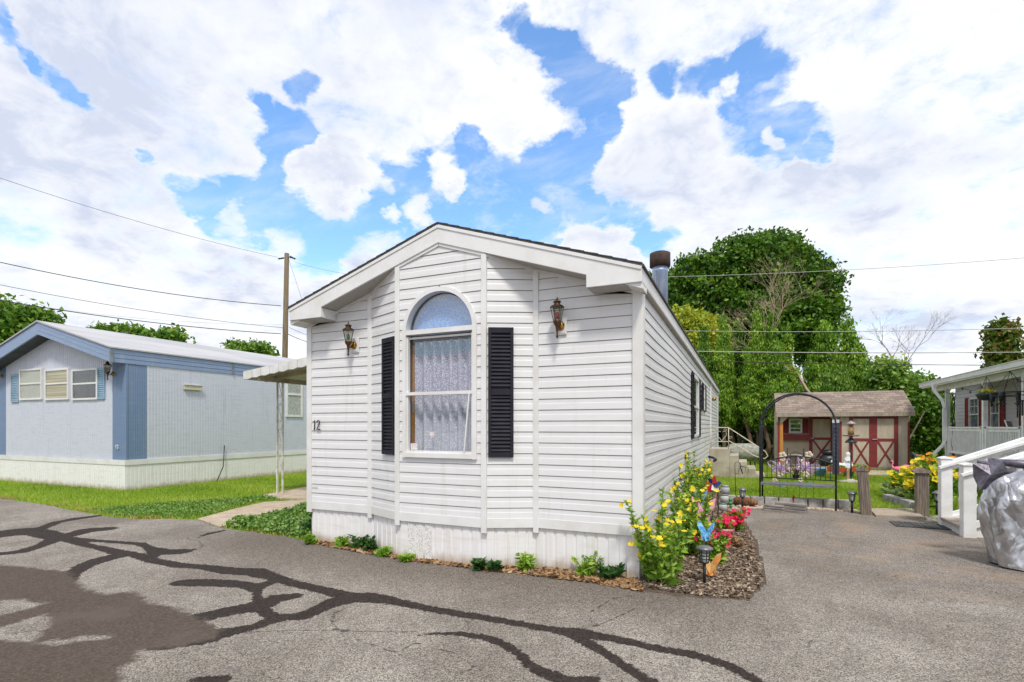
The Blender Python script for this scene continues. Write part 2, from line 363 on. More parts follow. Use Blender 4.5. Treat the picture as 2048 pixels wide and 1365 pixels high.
ROADP = [(-60, 7.2), (-20, 5.6)]+ROADP+[(3.3, 8.3), (60, 8.3), (60, -300), (-60, -300)]
def A2(l): return [(x*.3418, 960+y*.3418, w*.3418) for x, y, w in l]
def B2(l): return [(600+x*.3418, 960+y*.3418, w*.3418) for x, y, w in l]
SEALS = [A2([(-400,350,34),(0,322,34),(100,308,36),(230,312,44),(330,340,52),(400,352,40),(500,385,28),(600,405,30),(700,430,36),(800,445,34),(900,478,36),(1050,505,30),(1200,515,28),(1350,538,40),(1480,542,52),(1600,575,44),(1720,612,40),(1900,650,36),(2048,682,36)]),
 B2([(0,622,36),(120,652,34),(250,680,38),(400,695,56),(530,712,44),(700,750,34),(900,785,34),(1100,818,34),(1300,852,32),(1500,885,36),(1620,905,62),(1750,922,40),(1900,950,36),(2048,985,36),(2300,1030,38),(2500,1090,40),(2700,1200,44)]),
 A2([(230,292,26),(330,252,16),(450,230,12),(600,210,8)]), A2([(-200,450,20),(0,438,16),(120,425,20),(250,385,26),(340,345,34),(430,322,26),(520,298,22),(610,292,18)]),
 A2([(400,345,20),(550,360,16),(700,370,14),(820,378,22),(870,400,30),(940,428,44),(1050,425,24),(1120,414,10)]), A2([(940,425,30),(890,455,34)]),
 A2([(720,440,30),(600,470,34),(500,505,44),(430,550,60),(400,600,70)]),
 A2([(1062,606,34),(1150,606,40),(1300,610,40),(1450,622,46),(1505,660,50),(1500,700,56),(1520,745,64),(1560,790,60),(1640,812,36),(1780,802,40),(1880,760,40),(1970,712,44),(2060,700,40)]),
 A2([(1620,590,30),(1540,620,36),(1500,650,40)]), A2([(1530,735,60),(1620,700,44),(1715,686,30)]), A2([(1510,745,50),(1350,772,44),(1150,818,50),(1050,852,60)]),
 A2([(1640,815,36),(1500,862,34),(1350,895,44),(1200,925,70),(1000,950,80)]), A2([(1140,352,4),(1180,332,8),(1240,315,12),(1310,300,6)]),
 B2([(0,802,38),(100,768,44),(200,722,50),(300,700,52)]), B2([(680,920,4),(800,905,16),(950,908,26),(1100,932,36),(1200,972,42),(1290,1032,48),(1350,1098,52),(1450,1148,58),(1600,1195,60)]),
 B2([(1560,890,50),(1660,950,50),(1800,1030,46),(1920,1110,48),(2060,1200,52)]), B2([(1680,1175,40),(1710,1180,44)]),
 A2([(1140,1175,30),(1290,1180,60)])]
THIN = [B2([(285,745,5),(205,790,5),(190,850,5),(225,885,5),(330,893,4),(600,897,3),(700,893,4)]), A2([(1400,900,3),(1700,888,3),(2048,885,3)]), A2([(1950,780,4),(1940,850,4),(2048,930,3)]),
 B2([(920,1145,5),(1030,1105,5)]), B2([(960,1060,4),(1060,1125,4)]), B2([(330,940,2),(560,1020,3),(680,960,3),(900,1020,2)]), B2([(1700,780,2),(1830,700,2),(1950,680,2)]), B2([(1690,800,2),(1720,870,2),(1960,760,2)])]
def seg_world(lst):
    res = []
    for i, (x, y, wd) in enumerate(lst):
        a = lst[max(i-1, 0)]; b = lst[min(i+1, len(lst)-1)]; dx, dy = b[0]-a[0], b[1]-a[1]; L = math.hypot(dx, dy)
        nx, ny = -dy/L, dx/L; p = G(x+nx*wd/2, y+ny*wd/2); q = G(x-nx*wd/2, y-ny*wd/2); c = G(x, y); t = (G(b[0], b[1])-G(a[0], a[1])).normalized()
        perp = abs((p-q).x*t.y-(p-q).y*t.x); res.append((c.x, c.y, perp*.6))
    return res
SW = [seg_world(l) for l in SEALS]; TW = [seg_world(l) for l in THIN]
def a_seal(x, y):
    best = np.full(len(x), -1.0)
    for l in SW:
        for a, b in zip(l, l[1:]):
            d, t = segdist(x, y, a, b); best = np.maximum(best, a[2]+(b[2]-a[2])*t-d)
    return best
def a_fine(x, y):
    best = np.full(len(x), -1.0)
    for l in TW:
        for a, b in zip(l, l[1:]): best = np.maximum(best, -segdist(x, y, a, b)[0])
    return best
PATCH = [tuple(G(x*.3418, 960+y*.3418)[:2]) for x, y in [(-500,520),(0,505),(150,515),(300,535),(400,545),(440,600),(500,650),(620,680),(760,662),(830,690),(860,735),(1000,745),(1100,790),(1200,840),(1300,885),(1250,930),(1150,955),(1000,990),(880,985),(800,1010),(780,1055),(700,1110),(700,1185),(640,1350),(-500,1350)]]
ISL = [[tuple(G(x*.3418, 960+y*.3418)[:2]) for x, y in l] for l in ([(-500,700),(0,705),(150,710),(280,728),(150,765),(0,800),(-500,840)], [(-500,880),(0,868),(120,830),(260,790),(305,815),(280,870),(200,960),(0,950),(-500,960)], [(200,970),(350,935),(640,915),(640,930),(420,965)])]
def a_patch(x, y):
    d = polydist(x, y, PATCH)
    for p in ISL: d = np.minimum(d, -polydist(x, y, p))
    return d
HF = [(-5.155, 5.12), (-.905, 5.12)]
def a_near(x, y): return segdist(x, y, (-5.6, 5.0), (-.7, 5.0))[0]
def road_mat():
    m = bpy.data.materials.new('worn_asphalt'); m.use_nodes = True; t = NT(m.node_tree)
    o = t.add('ShaderNodeOutputMaterial'); b = t.add('ShaderNodeBsdfPrincipled'); t.l.new(b.outputs[0], o.inputs[0])
    tc = t.add('ShaderNodeTexCoord').outputs['Object']
    at = lambda n: t.add('ShaderNodeAttribute', attribute_name=n).outputs['Fac']
    v = t.add('ShaderNodeTexVoronoi'); t.l.new(tc, v.inputs['Vector']); v.inputs['Scale'].default_value = 130
    cell = t.add('ShaderNodeSeparateColor'); t.l.new(v.outputs['Color'], cell.inputs[0])
    big = t.noise(tc, .9, 6, .62); mid = t.noise(tc, 7, 4, .6)
    agg = t.mix(t.ss(cell.outputs[0], .1, .95, interp='LINEAR'), (.22,.195,.172), (.50,.452,.40))
    agg = t.mix(t.ss(v.outputs['Distance'], .45, .85), agg, (.10,.092,.085))
    agg = t.mix(t.math('MULTIPLY', t.ss(cell.outputs[1], .90, .97), .65), agg, (.58,.55,.50))
    dark = t.mix(1.0, agg, (.66,.64,.62), 'MULTIPLY')
    col = t.mix(t.ss(big, .34, .66), agg, dark)
    col = t.mix(t.math('MULTIPLY', t.ss(mid, .4, .75), .35), col, (.13,.12,.115))
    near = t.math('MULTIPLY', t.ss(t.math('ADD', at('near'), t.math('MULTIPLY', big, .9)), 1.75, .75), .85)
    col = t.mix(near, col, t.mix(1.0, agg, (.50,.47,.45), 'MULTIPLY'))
    back = t.ss(at('drive'), .0, 1.2); sandy = t.math('MULTIPLY', t.ss(t.noise(tc, 1.6, 4, .6), .48, .66), back)
    col = t.mix(t.math('MULTIPLY', back, .45), col, t.mix(1.0, agg, (.62,.60,.60), 'MULTIPLY'))
    col = t.mix(t.math('MULTIPLY', sandy, .38), col, (.36,.25,.16))
    e1 = t.math('MULTIPLY', t.math('SUBTRACT', t.noise(tc, 20, 7, .75), .5), .13)
    e2 = t.math('MULTIPLY', t.math('SUBTRACT', t.noise(tc, 9, 7, .75), .5), .26)
    wp = t.add('ShaderNodeTexNoise'); t.l.new(tc, wp.inputs['Vector']); wp.inputs['Scale'].default_value = 2.2; wp.inputs['Detail'].default_value = 5
    wc = t.vmath('ADD', tc, t.vmath('MULTIPLY', t.vmath('SUBTRACT', wp.outputs['Color'], (.5,.5,.5)), (.6,.6,0)))
    ve = t.vor(wc, .85, 'Distance', 'DISTANCE_TO_EDGE'); net = t.math('MULTIPLY', t.ss(ve, .009, .0), t.math('MULTIPLY', t.ss(t.noise(tc, .7, 3, .6), .50, .62), .75))
    fine = t.ss(t.math('ADD', at('fine'), t.math('MULTIPLY', t.math('SUBTRACT', t.noise(tc, 30, 3, .6), .5), .02)), -.014, -.006)
    col = t.mix(t.math('MULTIPLY', t.math('MAXIMUM', net, fine), .8), col, (.05,.045,.04))
    seal = t.ss(t.math('ADD', at('seal'), t.math('ADD', e1, -.002)), -.003, .010)
    patch = t.ss(t.math('ADD', at('patch'), e2), -.05, .03)
    pc = t.mix(t.ss(t.noise(tc, 60, 4, .6), .35, .7), (.070,.054,.044), (.120,.096,.080)); pc = t.mix(t.ss(t.noise(tc, 1.8, 5, .6), .5, .75), pc, (.11,.088,.075))
    pc = t.mix(t.math('MULTIPLY', t.ss(cell.outputs[2], .93, 1.0), .22), pc, (.22,.19,.17))
    sc = t.mix(t.ss(t.noise(tc, 50, 3, .6), .35, .7), (.026,.020,.018), (.055,.044,.039))
    col = t.mix(seal, col, sc); col = t.mix(patch, col, pc)
    t.l.new(col, b.inputs['Base Color']); b.inputs['Specular IOR Level'].default_value = .12
    t.l.new(t.ss(seal, 0, 1, .92, .85), b.inputs['Roughness'])
    bn = t.add('ShaderNodeBump'); bn.inputs['Strength'].default_value = .55; bn.inputs['Distance'].default_value = .006
    h = t.math('ADD', t.math('MULTIPLY', v.outputs['Distance'], -.8), t.math('MULTIPLY', mid, .6)); h = t.math('MULTIPLY', h, t.ss(t.math('MAXIMUM', seal, patch), 0, 1, 1, .35))
    t.l.new(h, bn.inputs['Height']); t.l.new(bn.outputs[0], b.inputs['Normal']); return m
xs = np.concatenate([np.linspace(-60, -15, 24)[:-1], np.arange(-15, 5.5, .03), np.linspace(5.5, 60, 24)])
ys = np.concatenate([np.linspace(-300, 1.0, 40)[:-1], np.arange(1.0, 12.6, .03)])
def a_drive(x, y): return np.minimum(x+.2, y-5.2)
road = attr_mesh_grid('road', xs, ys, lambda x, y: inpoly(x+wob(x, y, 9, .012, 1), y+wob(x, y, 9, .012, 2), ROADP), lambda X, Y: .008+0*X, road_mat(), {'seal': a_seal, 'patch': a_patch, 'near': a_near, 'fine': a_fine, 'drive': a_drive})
tag(road, kind='structure')
def ground_mat():
    m = bpy.data.materials.new('lawn_soil'); m.use_nodes = True; t = NT(m.node_tree)
    o = t.add('ShaderNodeOutputMaterial'); b = t.add('ShaderNodeBsdfPrincipled'); t.l.new(b.outputs[0], o.inputs[0])
    tc = t.add('ShaderNodeTexCoord').outputs['Object']
    col = t.mix(t.ss(t.noise(tc, 30, 4, .7), .3, .7), (.13,.21,.02), (.22,.32,.035)); col = t.mix(t.ss(t.noise(tc, 1.5, 4, .6), .5, .7), col, (.13,.19,.03))
    t.l.new(col, b.inputs['Base Color']); b.inputs['Roughness'].default_value = .95; b.inputs['Specular IOR Level'].default_value = .1
    bn = t.add('ShaderNodeBump'); bn.inputs['Strength'].default_value = .6; bn.inputs['Distance'].default_value = .02; t.l.new(t.noise(tc, 45, 4, .7), bn.inputs['Height']); t.l.new(bn.outputs[0], b.inputs['Normal']); return m
g = MB(); g.add([(-900,-900,0),(900,-900,0),(900,900,0),(-900,900,0)], [(0,1,2,3)]); lawn = g.build('lawn', ground_mat()); tag(lawn, kind='structure')
SOIL = mat('bed_soil', (.14,.10,.07), (.07,.05,.035), .95, scale=25, bump=1, bscale=70)
BEDP = [tuple(G(*p)[:2]) for p in [(1230,1150),(1290,1178),(1400,1194),(1500,1200),(1525,1168),(1520,1130),(1505,1080),(1484,1045),(1462,1028),(1445,1014)]]+[(-.15, 11.2), (-.35, 13.6), (-.92, 13.6), (-.92, 5.0)]
STRIPP = [tuple(G(*p)[:2]) for p in [(612,1086),(700,1104),(800,1122),(1000,1147),(1180,1168),(1290,1188)]]+[(-.95, 5.13), (-2.2, 5.1), (-2.4, 4.95), (-3.7, 4.95), (-4.0, 5.13), (-5.2, 5.13)]
BEDX = [tuple(G(*p)[:2]) for p in [(1230,1150),(1290,1192),(1400,1210),(1502,1216),(1545,1170),(1538,1130),(1522,1080),(1498,1042),(1474,1022),(1452,1009)]]+[(-.15, 11.2), (-.35, 13.6), (-.92, 13.6), (-.92, 5.0)]
STRIPX = [tuple(G(*p)[:2]) for p in [(600,1090),(700,1112),(800,1128),(1000,1153),(1180,1175),(1290,1196)]]+[(-.95, 5.13), (-2.2, 5.1), (-2.4, 4.95), (-3.7, 4.95), (-4.0, 5.13), (-5.2, 5.13)]
def flat(name, poly, z, m):
    b = MB(); n = len(poly); b.add([(p[0], p[1], z) for p in poly], [tuple(range(n))]); o = b.build(name, m); tag(o, kind='structure'); return o
flat('soil', BEDX, .004, SOIL)
STRIP_M = mat('dry_strip', (.22,.14,.07), (.10,.07,.04), .95, scale=30, bump=1, bscale=70)
flat('soil', STRIPX, .0055, STRIP_M)
CONC = mat('walk_concrete', (.52,.42,.32), (.40,.32,.24), .9, scale=5, detail=6, bump=.3, bscale=60, fine=.3)
walk = MB()
for pp in ([(395,1040),(470,1020),(530,1006),(640,1000),(700,1012),(640,1020),(590,1026),(520,1042),(440,1056)],): walk.prism([tuple(G(*p)[:2]) for p in pp], 0, .02, 'z')
walk.build('path', CONC); 
tag(bpy.data.objects['path'], kind='structure')
pad = MB(); pad.prism([tuple(G(520,994)[:2]), tuple(G(612,976)[:2]), (-5.2, 10.6), (-5.2, 8.1), tuple(G(612,1000)[:2]), tuple(G(560,1000)[:2])], 0, .03, 'z')
tag(pad.build('pavement', CONC), kind='structure')
# ---------------------------------------------------------------- leaf and blade scattering (one mesh each)
def cards(cent, size, asp=1.6, up=0.0, upright=None, seedvar=None, bend=.25, rg=rng, flat=1.0):
    """diamond leaves: centre array (n,3), size array; returns co, quads, var"""
    n = len(cent); a = rg.normal(size=(n, 3)); a[:, 2] += up
    a[:, 2] *= flat
    if upright is not None: a = upright+rg.normal(size=(n, 3))*.35
    a /= np.linalg.norm(a, axis=1)[:, None]; b = rg.normal(size=(n, 3)); b[:, 2] *= flat; b -= (b*a).sum(1)[:, None]*a; b /= np.linalg.norm(b, axis=1)[:, None]
    c = np.cross(a, b); s = (np.asarray(size)*np.ones(n))[:, None]
    p0 = cent-a*s*.5*asp; p2 = cent+a*s*.5*asp; off = c*s*bend*.3
    p1 = cent+b*s*.42+off; p3 = cent-b*s*.42+off
    co = np.stack([p0, p1, p2, p3], 1).reshape(-1, 3); q = np.arange(n*4).reshape(-1, 4)
    var = rg.random(n) if seedvar is None else np.clip(seedvar+rg.normal(size=n)*.16, 0, 1)
    return co, q, np.repeat(var, 4)
def scatter(name, cent, size, m, parent=None, **k):
    co, q, var = cards(np.asarray(cent, float), size, **k); return np_mesh(name, co, q, m, {'var': var}, parent=parent)
def in_poly_pts(poly, n):
    p = np.array([q[:2] for q in poly]); lo = p.min(0); hi = p.max(0); r = rng.random((int(n*3), 2))*(hi-lo)+lo
    return r[inpoly(r[:, 0], r[:, 1], poly)][:n]
def blades(name, pts, h, wd, m, lean=.45, z=0):
    n = len(pts); H = h*(.5+rng.random(n)); th = rng.random(n)*6.283; ln = rng.normal(size=(n, 2))*lean*H[:, None]
    b = np.column_stack([pts, np.full(n, z)]); dx = np.column_stack([np.cos(th), np.sin(th), np.zeros(n)])*wd/2
    tip = b+np.column_stack([ln, H]); co = np.stack([b-dx, b+dx, tip], 1).reshape(-1, 3); q = np.arange(n*3).reshape(-1, 3)
    patch = wob(pts[:, 0], pts[:, 1], 1.1, .2, 5)+.5
    return np_mesh(name, co, q, m, {'var': np.repeat(np.clip(patch+rng.normal(size=n)*.2, 0, 1), 3)})
GRASS = leafmat('grass_blades', [(.11,.19,.012),(.23,.38,.025),(.36,.50,.045),(.60,.58,.16)], .35)
DRY = leafmat('dry_grass_blades', [(.38,.25,.10),(.55,.38,.16),(.26,.28,.07)], .2)
WEEDM = leafmat('weed_leaves', [(.06,.15,.03),(.13,.28,.04),(.22,.38,.07),(.34,.44,.18)], .25)
WALKP = [tuple(G(*p)[:2]) for p in [(395,1040),(470,1020),(530,1006),(640,1000),(700,1012),(640,1020),(590,1026),(520,1042),(440,1056)]]
PADP = [tuple(G(*p)[:2]) for p in [(520,994),(612,976),(640,985),(620,1002),(560,1000)]]
def offroad(p, extra=()):
    k = ~inpoly(p[:, 0], p[:, 1], ROADP)
    for e in extra: k &= ~inpoly(p[:, 0], p[:, 1], e)
    return p[k]
LEFTL = [(-24, 5), (-5.16, 4.6), (-5.16, 22), (-13.1, 22), (-13.1, 7.42), (-24, 7.42)]
p = offroad(in_poly_pts(LEFTL, 300000), (WALKP, PADP)); d0 = np.hypot(p[:, 0], p[:, 1]); p = p[rng.random(len(p)) < np.clip(9.0/d0, .3, 1)**1.5]
tag(blades('grass', p, .055, .010, GRASS), 'mown green lawn between the road and the blue home', 'grass', kind='stuff')
RIGHTL = [tuple(G(*q)[:2]) for q in [(1452,1012),(1520,1008),(1600,1007),(1690,1015),(1735,1024),(1850,1030),(1880,1030)]]+[(3.2, 10.2), (5.6, 13), (5.6, 26), (-.9, 26), (-.9, 13.6), (-.35, 13.6), (-.15, 11.0)]
p = offroad(in_poly_pts(RIGHTL, 220000)); tag(blades('grass', p, .05, .011, GRASS), 'bright green back lawn in front of the shed', 'grass', kind='stuff')
# dry fringe along the road edge
pts = []
for a, b in zip(ROADP[1:13], ROADP[2:13]):
    L = math.hypot(b[0]-a[0], b[1]-a[1]); n = int(min(L, 12)*500); t = rng.random(n)[:, None]; pts.append(np.array(a)[None]*(1-t)+np.array(b)[None]*t+rng.normal(size=(n, 2))*np.array([.05, .11])+[0, .05])
pts = np.concatenate(pts); pts = pts[wob(pts[:, 0], pts[:, 1], 2.2, 1, 9) > -.4]
tag(blades('dry_grass', offroad(pts, (WALKP,)), .05, .012, DRY, .8), 'straw coloured dry grass fringing the left road edge', 'grass', kind='stuff')
# broad leaved weeds left of the white home
WP = [tuple(G(*q)[:2]) for q in [(450,1057),(520,1040),(580,1027),(640,1014),(660,1030),(640,1080),(612,1080),(540,1069)]]
p = offroad(in_poly_pts(WP, 9000), ()); p = p[p[:, 0] < -5.17]; hh = np.abs(wob(p[:, 0], p[:, 1], 3, .07, 3))+.03
tag(scatter('weeds', np.column_stack([p, rng.random(len(p))*(.06+hh)]), (.03+.025*rng.random(len(p))), WEEDM, asp=1.3, up=.2), 'tangled leafy weeds beside the left corner of the white home', 'weeds', kind='stuff')
WP2 = [tuple(G(*q)[:2]) for q in [(180,1024),(330,1010),(480,1000),(600,990),(640,1000),(520,1004),(400,1037),(330,1036),(260,1036)]]
p = offroad(in_poly_pts(WP2, 7000), (WALKP, PADP)); p = p[wob(p[:, 0], p[:, 1], 1.6, 1, 4) > -.5]
tag(scatter('clover', np.column_stack([p, rng.random(len(p))*.06+.01]), .022+.022*rng.random(len(p)), WEEDM, asp=1.2, up=.3), 'low clover and weeds in the grass beside the concrete walk', 'weeds', kind='stuff')
LITTER = leafmat('dead_leaves', [(.28,.15,.07),(.42,.26,.13),(.20,.11,.06),(.52,.38,.22)], .1, .8)
p = in_poly_pts(STRIPP, 2400); p = p[(p[:, 1] < 5.15)]
tag(scatter('leaf_litter', np.column_stack([p, .01+rng.random(len(p))*.02]), .028+.03*rng.random(len(p)), LITTER, asp=1.5, flat=.25), 'brown dead leaves along the foot of the white skirting', 'leaf litter', kind='stuff')
MULCH = leafmat('mulch_chips', [(.08,.055,.04),(.17,.12,.085),(.29,.215,.155),(.46,.36,.26)], .0, .9)
p = in_poly_pts(BEDP, 20000); p = p[p[:, 0] > -.9]
tag(scatter('mulch', np.column_stack([p, .008+rng.random(len(p))*.02]), .014+.018*rng.random(len(p)), MULCH, asp=2.3, flat=.22), 'brown wood mulch in the flower bed beside the white home', 'mulch', kind='stuff')
def UU(px, v):                              # u where a pixel column meets the plane v = const
    r = (px-CX)/F; return v*(r*cY-sY)/(cY+r*sY)
def VV(px, u):
    r = (px-CX)/F; return u*(cY+r*sY)/(r*cY-sY)
def ZZ(py, u, v): return CH-(py-HY)*(-sY*u+cY*v)/F
# ================================================================ white home (number 12)
H = thing('mobile_home', 'white vinyl sided home with arched front window, black shutters and the number 12', 'mobile home', (-3.03, 5.12, 0))
HL = 17.2; hw = 2.125; U0 = 3.50; SL = .33; ZB = .478
und = lambda x: U0-SL*abs(x)
BX = [(-hw, 0), (-1.12, 0), (-.55, -.24), (0, -.24), (.55, -.24), (1.03, 0), (hw, 0)]
wallm = MB()
for i, (a, b) in enumerate(zip(BX, BX[1:])):
    L = math.hypot(b[0]-a[0], b[1]-a[1]); top = (und(a[0]), (und(b[0])-und(a[0]))/L)
    kw = {}
    if i == 2: kw = dict(holes=[(.095, .55, 1.17, 2.55)], arch=(.55, .455, 2.55))
    if i == 3: kw = dict(holes=[(0, .455, 1.17, 2.55)], arch=(0, .455, 2.55))
    siding(wallm, a, b, ZB+.05, 3.52, top=top, **kw)
siding(wallm, (hw, 0), (hw, 12.0), ZB+.05, 2.83, wav=.014, holes=[(5.72, 7.02, 1.28, 2.52), (8.5, 9.05, 1.9, 2.52)])
siding(wallm, (hw, 12.0), (hw, HL), ZB+.05, 2.83)
siding(wallm, (-hw, HL), (-hw, 0), ZB+.05, 2.83)
wallm.box(-hw, hw, HL-.02, HL, .1, 2.9)
wallm.build('siding', [WHITE, GROOVE], H)
st = MB()                                                   # starter band
for a, b in zip(BX, BX[1:]):
    d = (Vector((b[0]-a[0], b[1]-a[1], 0))).normalized(); n = Vector((d.y, -d.x, 0))*.016
    st.add([(a[0]+n.x,a[1]+n.y,ZB-.045),(b[0]+n.x,b[1]+n.y,ZB-.045),(b[0]+n.x,b[1]+n.y,ZB+.052),(a[0]+n.x,a[1]+n.y,ZB+.052),
            (a[0]-.01,a[1]+.02,ZB-.045),(b[0],b[1]+.02,ZB-.045),(b[0],b[1]+.02,ZB+.055),(a[0],a[1]+.02,ZB+.055)], [(0,1,2,3),(0,4,5,1),(3,2,6,7)])
st.box(hw-.02, hw+.016, 0, HL, ZB-.045, ZB+.052); st.box(-hw-.016, -hw+.02, 0, HL, ZB-.045, ZB+.052)
st.build('base_trim', TRIM, H)
for x, y, dx in ((-1.12, 0, -.012), (-.55, -.24, 0), (.55, -.24, 0), (1.03, 0, .012)):
    tr = MB(); w2 = .030; tr.box(x-w2+dx, x+w2+dx, y-.026, y+.01, ZB-.10, und(x)-.01); tr.build('corner_trim', TRIM, H, bev=.004)
tr = MB()
tr.box(-hw-.024, -hw+.055, -.026, .012, ZB-.09, 2.83); tr.box(-hw-.024, -hw-.001, .012, .09, ZB-.09, 2.83); tr.build('corner_trim', TRIM, H, bev=.004); tr = MB()
tr.box(hw-.075, hw+.026, -.028, .012, ZB-.15, 2.83); tr.box(hw-.01, hw+.028, .012, .11, ZB-.15, 2.83); tr.build('corner_trim', TRIM, H, bev=.004); tr = MB()
tr.box(hw-.01, hw+.03, 11.96, 12.08, ZB-.05, 2.83); tr.build('corner_trim', TRIM, H); tr = MB(); tr.box(hw-.01, hw+.026, HL-.08, HL+.01, ZB-.05, 2.83)
tr.build('corner_trim', TRIM, H, bev=.004)
jt = MB()
for a, b in zip(BX, BX[1:]):
    jt.bar((a[0], a[1]-.012, und(a[0])-.016), (b[0], b[1]-.012, und(b[0])-.016), .02, .03)
jt.build('eave_trim', TRIM, H)
sk = MB()
for a, b in zip(BX, BX[1:]):
    if abs(a[0]) < .56 and abs(b[0]) < .56: continue
    ribs(sk, (a[0]*.985, a[1]+.02), (b[0]*.985, b[1]+.02), -.02, ZB-.03, .11, .009, w=.16)
ribs(sk, (-.545, -.22), (.545, -.22), -.02, ZB-.03, .115, .009, w=.16)
ribs(sk, (hw-.02, .02), (hw-.02, HL), -.02, ZB-.03, .11, .009, w=.16); ribs(sk, (-hw+.02, HL), (-hw+.02, .02), -.02, ZB-.03, .11, .009, w=.16)
sk.box(hw-.13, hw-.008, -.012, .1, -.02, ZB-.13)
sk.build('skirting', SKIRT, H)
PERF = mat('perforated_vent', (.80,.79,.77), (.56,.55,.55), .6, scale=95, detail=0, lo=.50, hi=.54)
vp = MB()
for x in (-.42, -.305, -.19): vp.box(x, x+.085, -.236, -.222, .01, ZB-.06)
vp.build('skirting_vent', PERF, H)
fa = MB()
e = 2.185
fa.prism([(-e,2.83),(-e,und(e)+.2),(0,3.70),(e,und(e)+.2),(e,2.83),(1.66,2.83),(1.66,und(1.66)),(0,3.50),(-1.66,und(1.66)),(-1.66,2.83)], -.275, -.252)
for sg in (-1, 1):
    fa.prism([(sg*1.66,2.83),(sg*1.66,und(1.66)-.002),(sg*e,und(e)-.002),(sg*e,2.83)], -.252, -.02)
    fa.box(min(sg*(e-.02), sg*e), max(sg*(e-.02), sg*e), -.25, HL+.2, 2.835, und(e)+.195)
    fa.bar((sg*e, -.279, und(e)+.175), (0, -.279, 3.675), .012, .035)
fa.build('fascia', TRIM, H, bev=.003)
sf = MB()
for sg in (-1, 1):
    xs_ = (0, 1.66) if sg > 0 else (-1.66, 0)
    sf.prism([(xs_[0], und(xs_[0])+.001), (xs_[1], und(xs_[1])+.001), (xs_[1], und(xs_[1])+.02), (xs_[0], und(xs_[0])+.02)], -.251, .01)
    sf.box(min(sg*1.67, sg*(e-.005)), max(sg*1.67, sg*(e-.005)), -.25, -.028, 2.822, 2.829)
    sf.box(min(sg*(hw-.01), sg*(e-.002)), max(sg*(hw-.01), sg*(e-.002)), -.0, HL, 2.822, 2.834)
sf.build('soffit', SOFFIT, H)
rf = MB()
for sg in (-1, 1):
    rf.prism([(0,3.701),(0,3.716),(sg*(e+.02),und(e)+.2+.008),(sg*(e+.02),und(e)+.2-.012)], -.285, HL+.25)
    x = .0
    while x < e:
        z_ = 3.717-SL*x; rf.prism([(sg*x, z_-.004), (sg*(x+.135), z_-SL*.135-.002), (sg*(x+.135), z_-SL*.135+.009), (sg*x, z_+.002)], -.290, HL+.25); x += .137
rf.build('roof', SHINGLE, H)
# big arched window
WY = -.24
wf = MB()
def ring(mb, r0, r1, zc, y0, y1, n=28, a0=0, a1=math.pi, cx=0, mi=0):
    for i in range(n):
        t0 = a0+(a1-a0)*i/n; t1 = a0+(a1-a0)*(i+1)/n
        q = [(cx+r*math.cos(t), zc+r*math.sin(t)) for r, t in ((r0,t0),(r1,t0),(r1,t1),(r0,t1))]
        mb.prism(q, y0, y1, 'y', mi)
yo = WY-.035
ring(wf, .422, .470, 2.55, yo, WY+.06)
wf.box(-.470, -.422, yo, WY+.06, 1.15, 2.55); wf.box(.422, .470, yo, WY+.06, 1.15, 2.55); wf.box(-.422, .422, yo-.006, WY+.06, 1.155, 1.205); wf.box(-.422, .422, yo+.002, WY+.06, 2.52, 2.572)
win = wf.build('window', TRIM, H)
b = MB(); b.box(-.422, .422, yo+.005, WY+.03, 1.845, 1.88); b.box(-.422, .422, WY+.01, WY+.03, 2.475, 2.495); b.box(-.422, .422, WY-.02, WY+.02, 1.205, 1.23); b.box(-.422, -.402, WY-.015, WY+.02, 1.23, 2.5); b.box(.402, .422, WY-.015, WY+.02, 1.23, 2.5)
b.bar((.385, WY-.03, 1.85), (.325, WY-.03, 1.23), .014, .012); b.build('sash', TRIM, win)
b = MB(); b.box(-.41, .41, WY+.022, WY+.026, 1.22, 1.86); b.box(-.41, .41, WY+.034, WY+.038, 1.86, 2.53)
b.build('pane', PANE, win); b = MB(); ring(b, 0.001, .41, 2.55, WY+.034, WY+.038); b.build('arch_pane', glassmat('arch_glass', (.9,.95,1), a=.22), win)
CURT = bpy.data.materials.new('lace_curtain'); CURT.use_nodes = True; t = NT(CURT.node_tree)
o = t.add('ShaderNodeOutputMaterial'); bb = t.add('ShaderNodeBsdfPrincipled'); t.l.new(bb.outputs[0], o.inputs[0]); tcx = t.add('ShaderNodeTexCoord').outputs['Object']
sp = t.add('ShaderNodeSeparateXYZ'); t.l.new(tcx, sp.inputs[0])
zcol = t.mix(t.ss(sp.outputs[2], 2.29, 2.33), (.33,.31,.42), (.28,.47,.62)); zcol = t.mix(t.ss(sp.outputs[2], 1.95, 1.55), zcol, (.48,.49,.56))
t.l.new(t.mix(t.ss(t.noise(tcx, 75, 3, .8), .47, .60), zcol, (.80,.80,.86)), bb.inputs['Base Color']); bb.inputs['Roughness'].default_value = .9
def curtain(name, x0, x1, z0, z1, y, m, par, amp=.015, per=.09, rot=None):
    b = MB(rot); n = int((x1-x0)/.012)+2; vs = []
    for i in range(n):
        x = x0+(x1-x0)*i/(n-1); yy = y+amp*math.sin(x/per*6.28+math.sin(x*9))
        vs += [(x, yy, z0), (x, yy, z1)]
    b.add(vs, [(2*i, 2*i+2, 2*i+3, 2*i+1) for i in range(n-1)], 0, True); return b.build(name, m, par)
curtain('curtain', -.385, .44, 1.15, 2.46, WY+.12, CURT, win, amp=.03, per=.12)
b = MB(); b.box(-.43, -.388, WY+.09, WY+.11, 1.15, 2.42); b.build('curtain_edge', mat('varnished_wood', (.42,.20,.05), (.30,.13,.03), .5), win)
ARCHB = mat('sky_reflection_blind', (.22,.45,.85), (.60,.72,.90), .9, scale=70, detail=3, lo=.45, hi=.6)  # blue of the sky mirrored in the arch, painted onto the blind
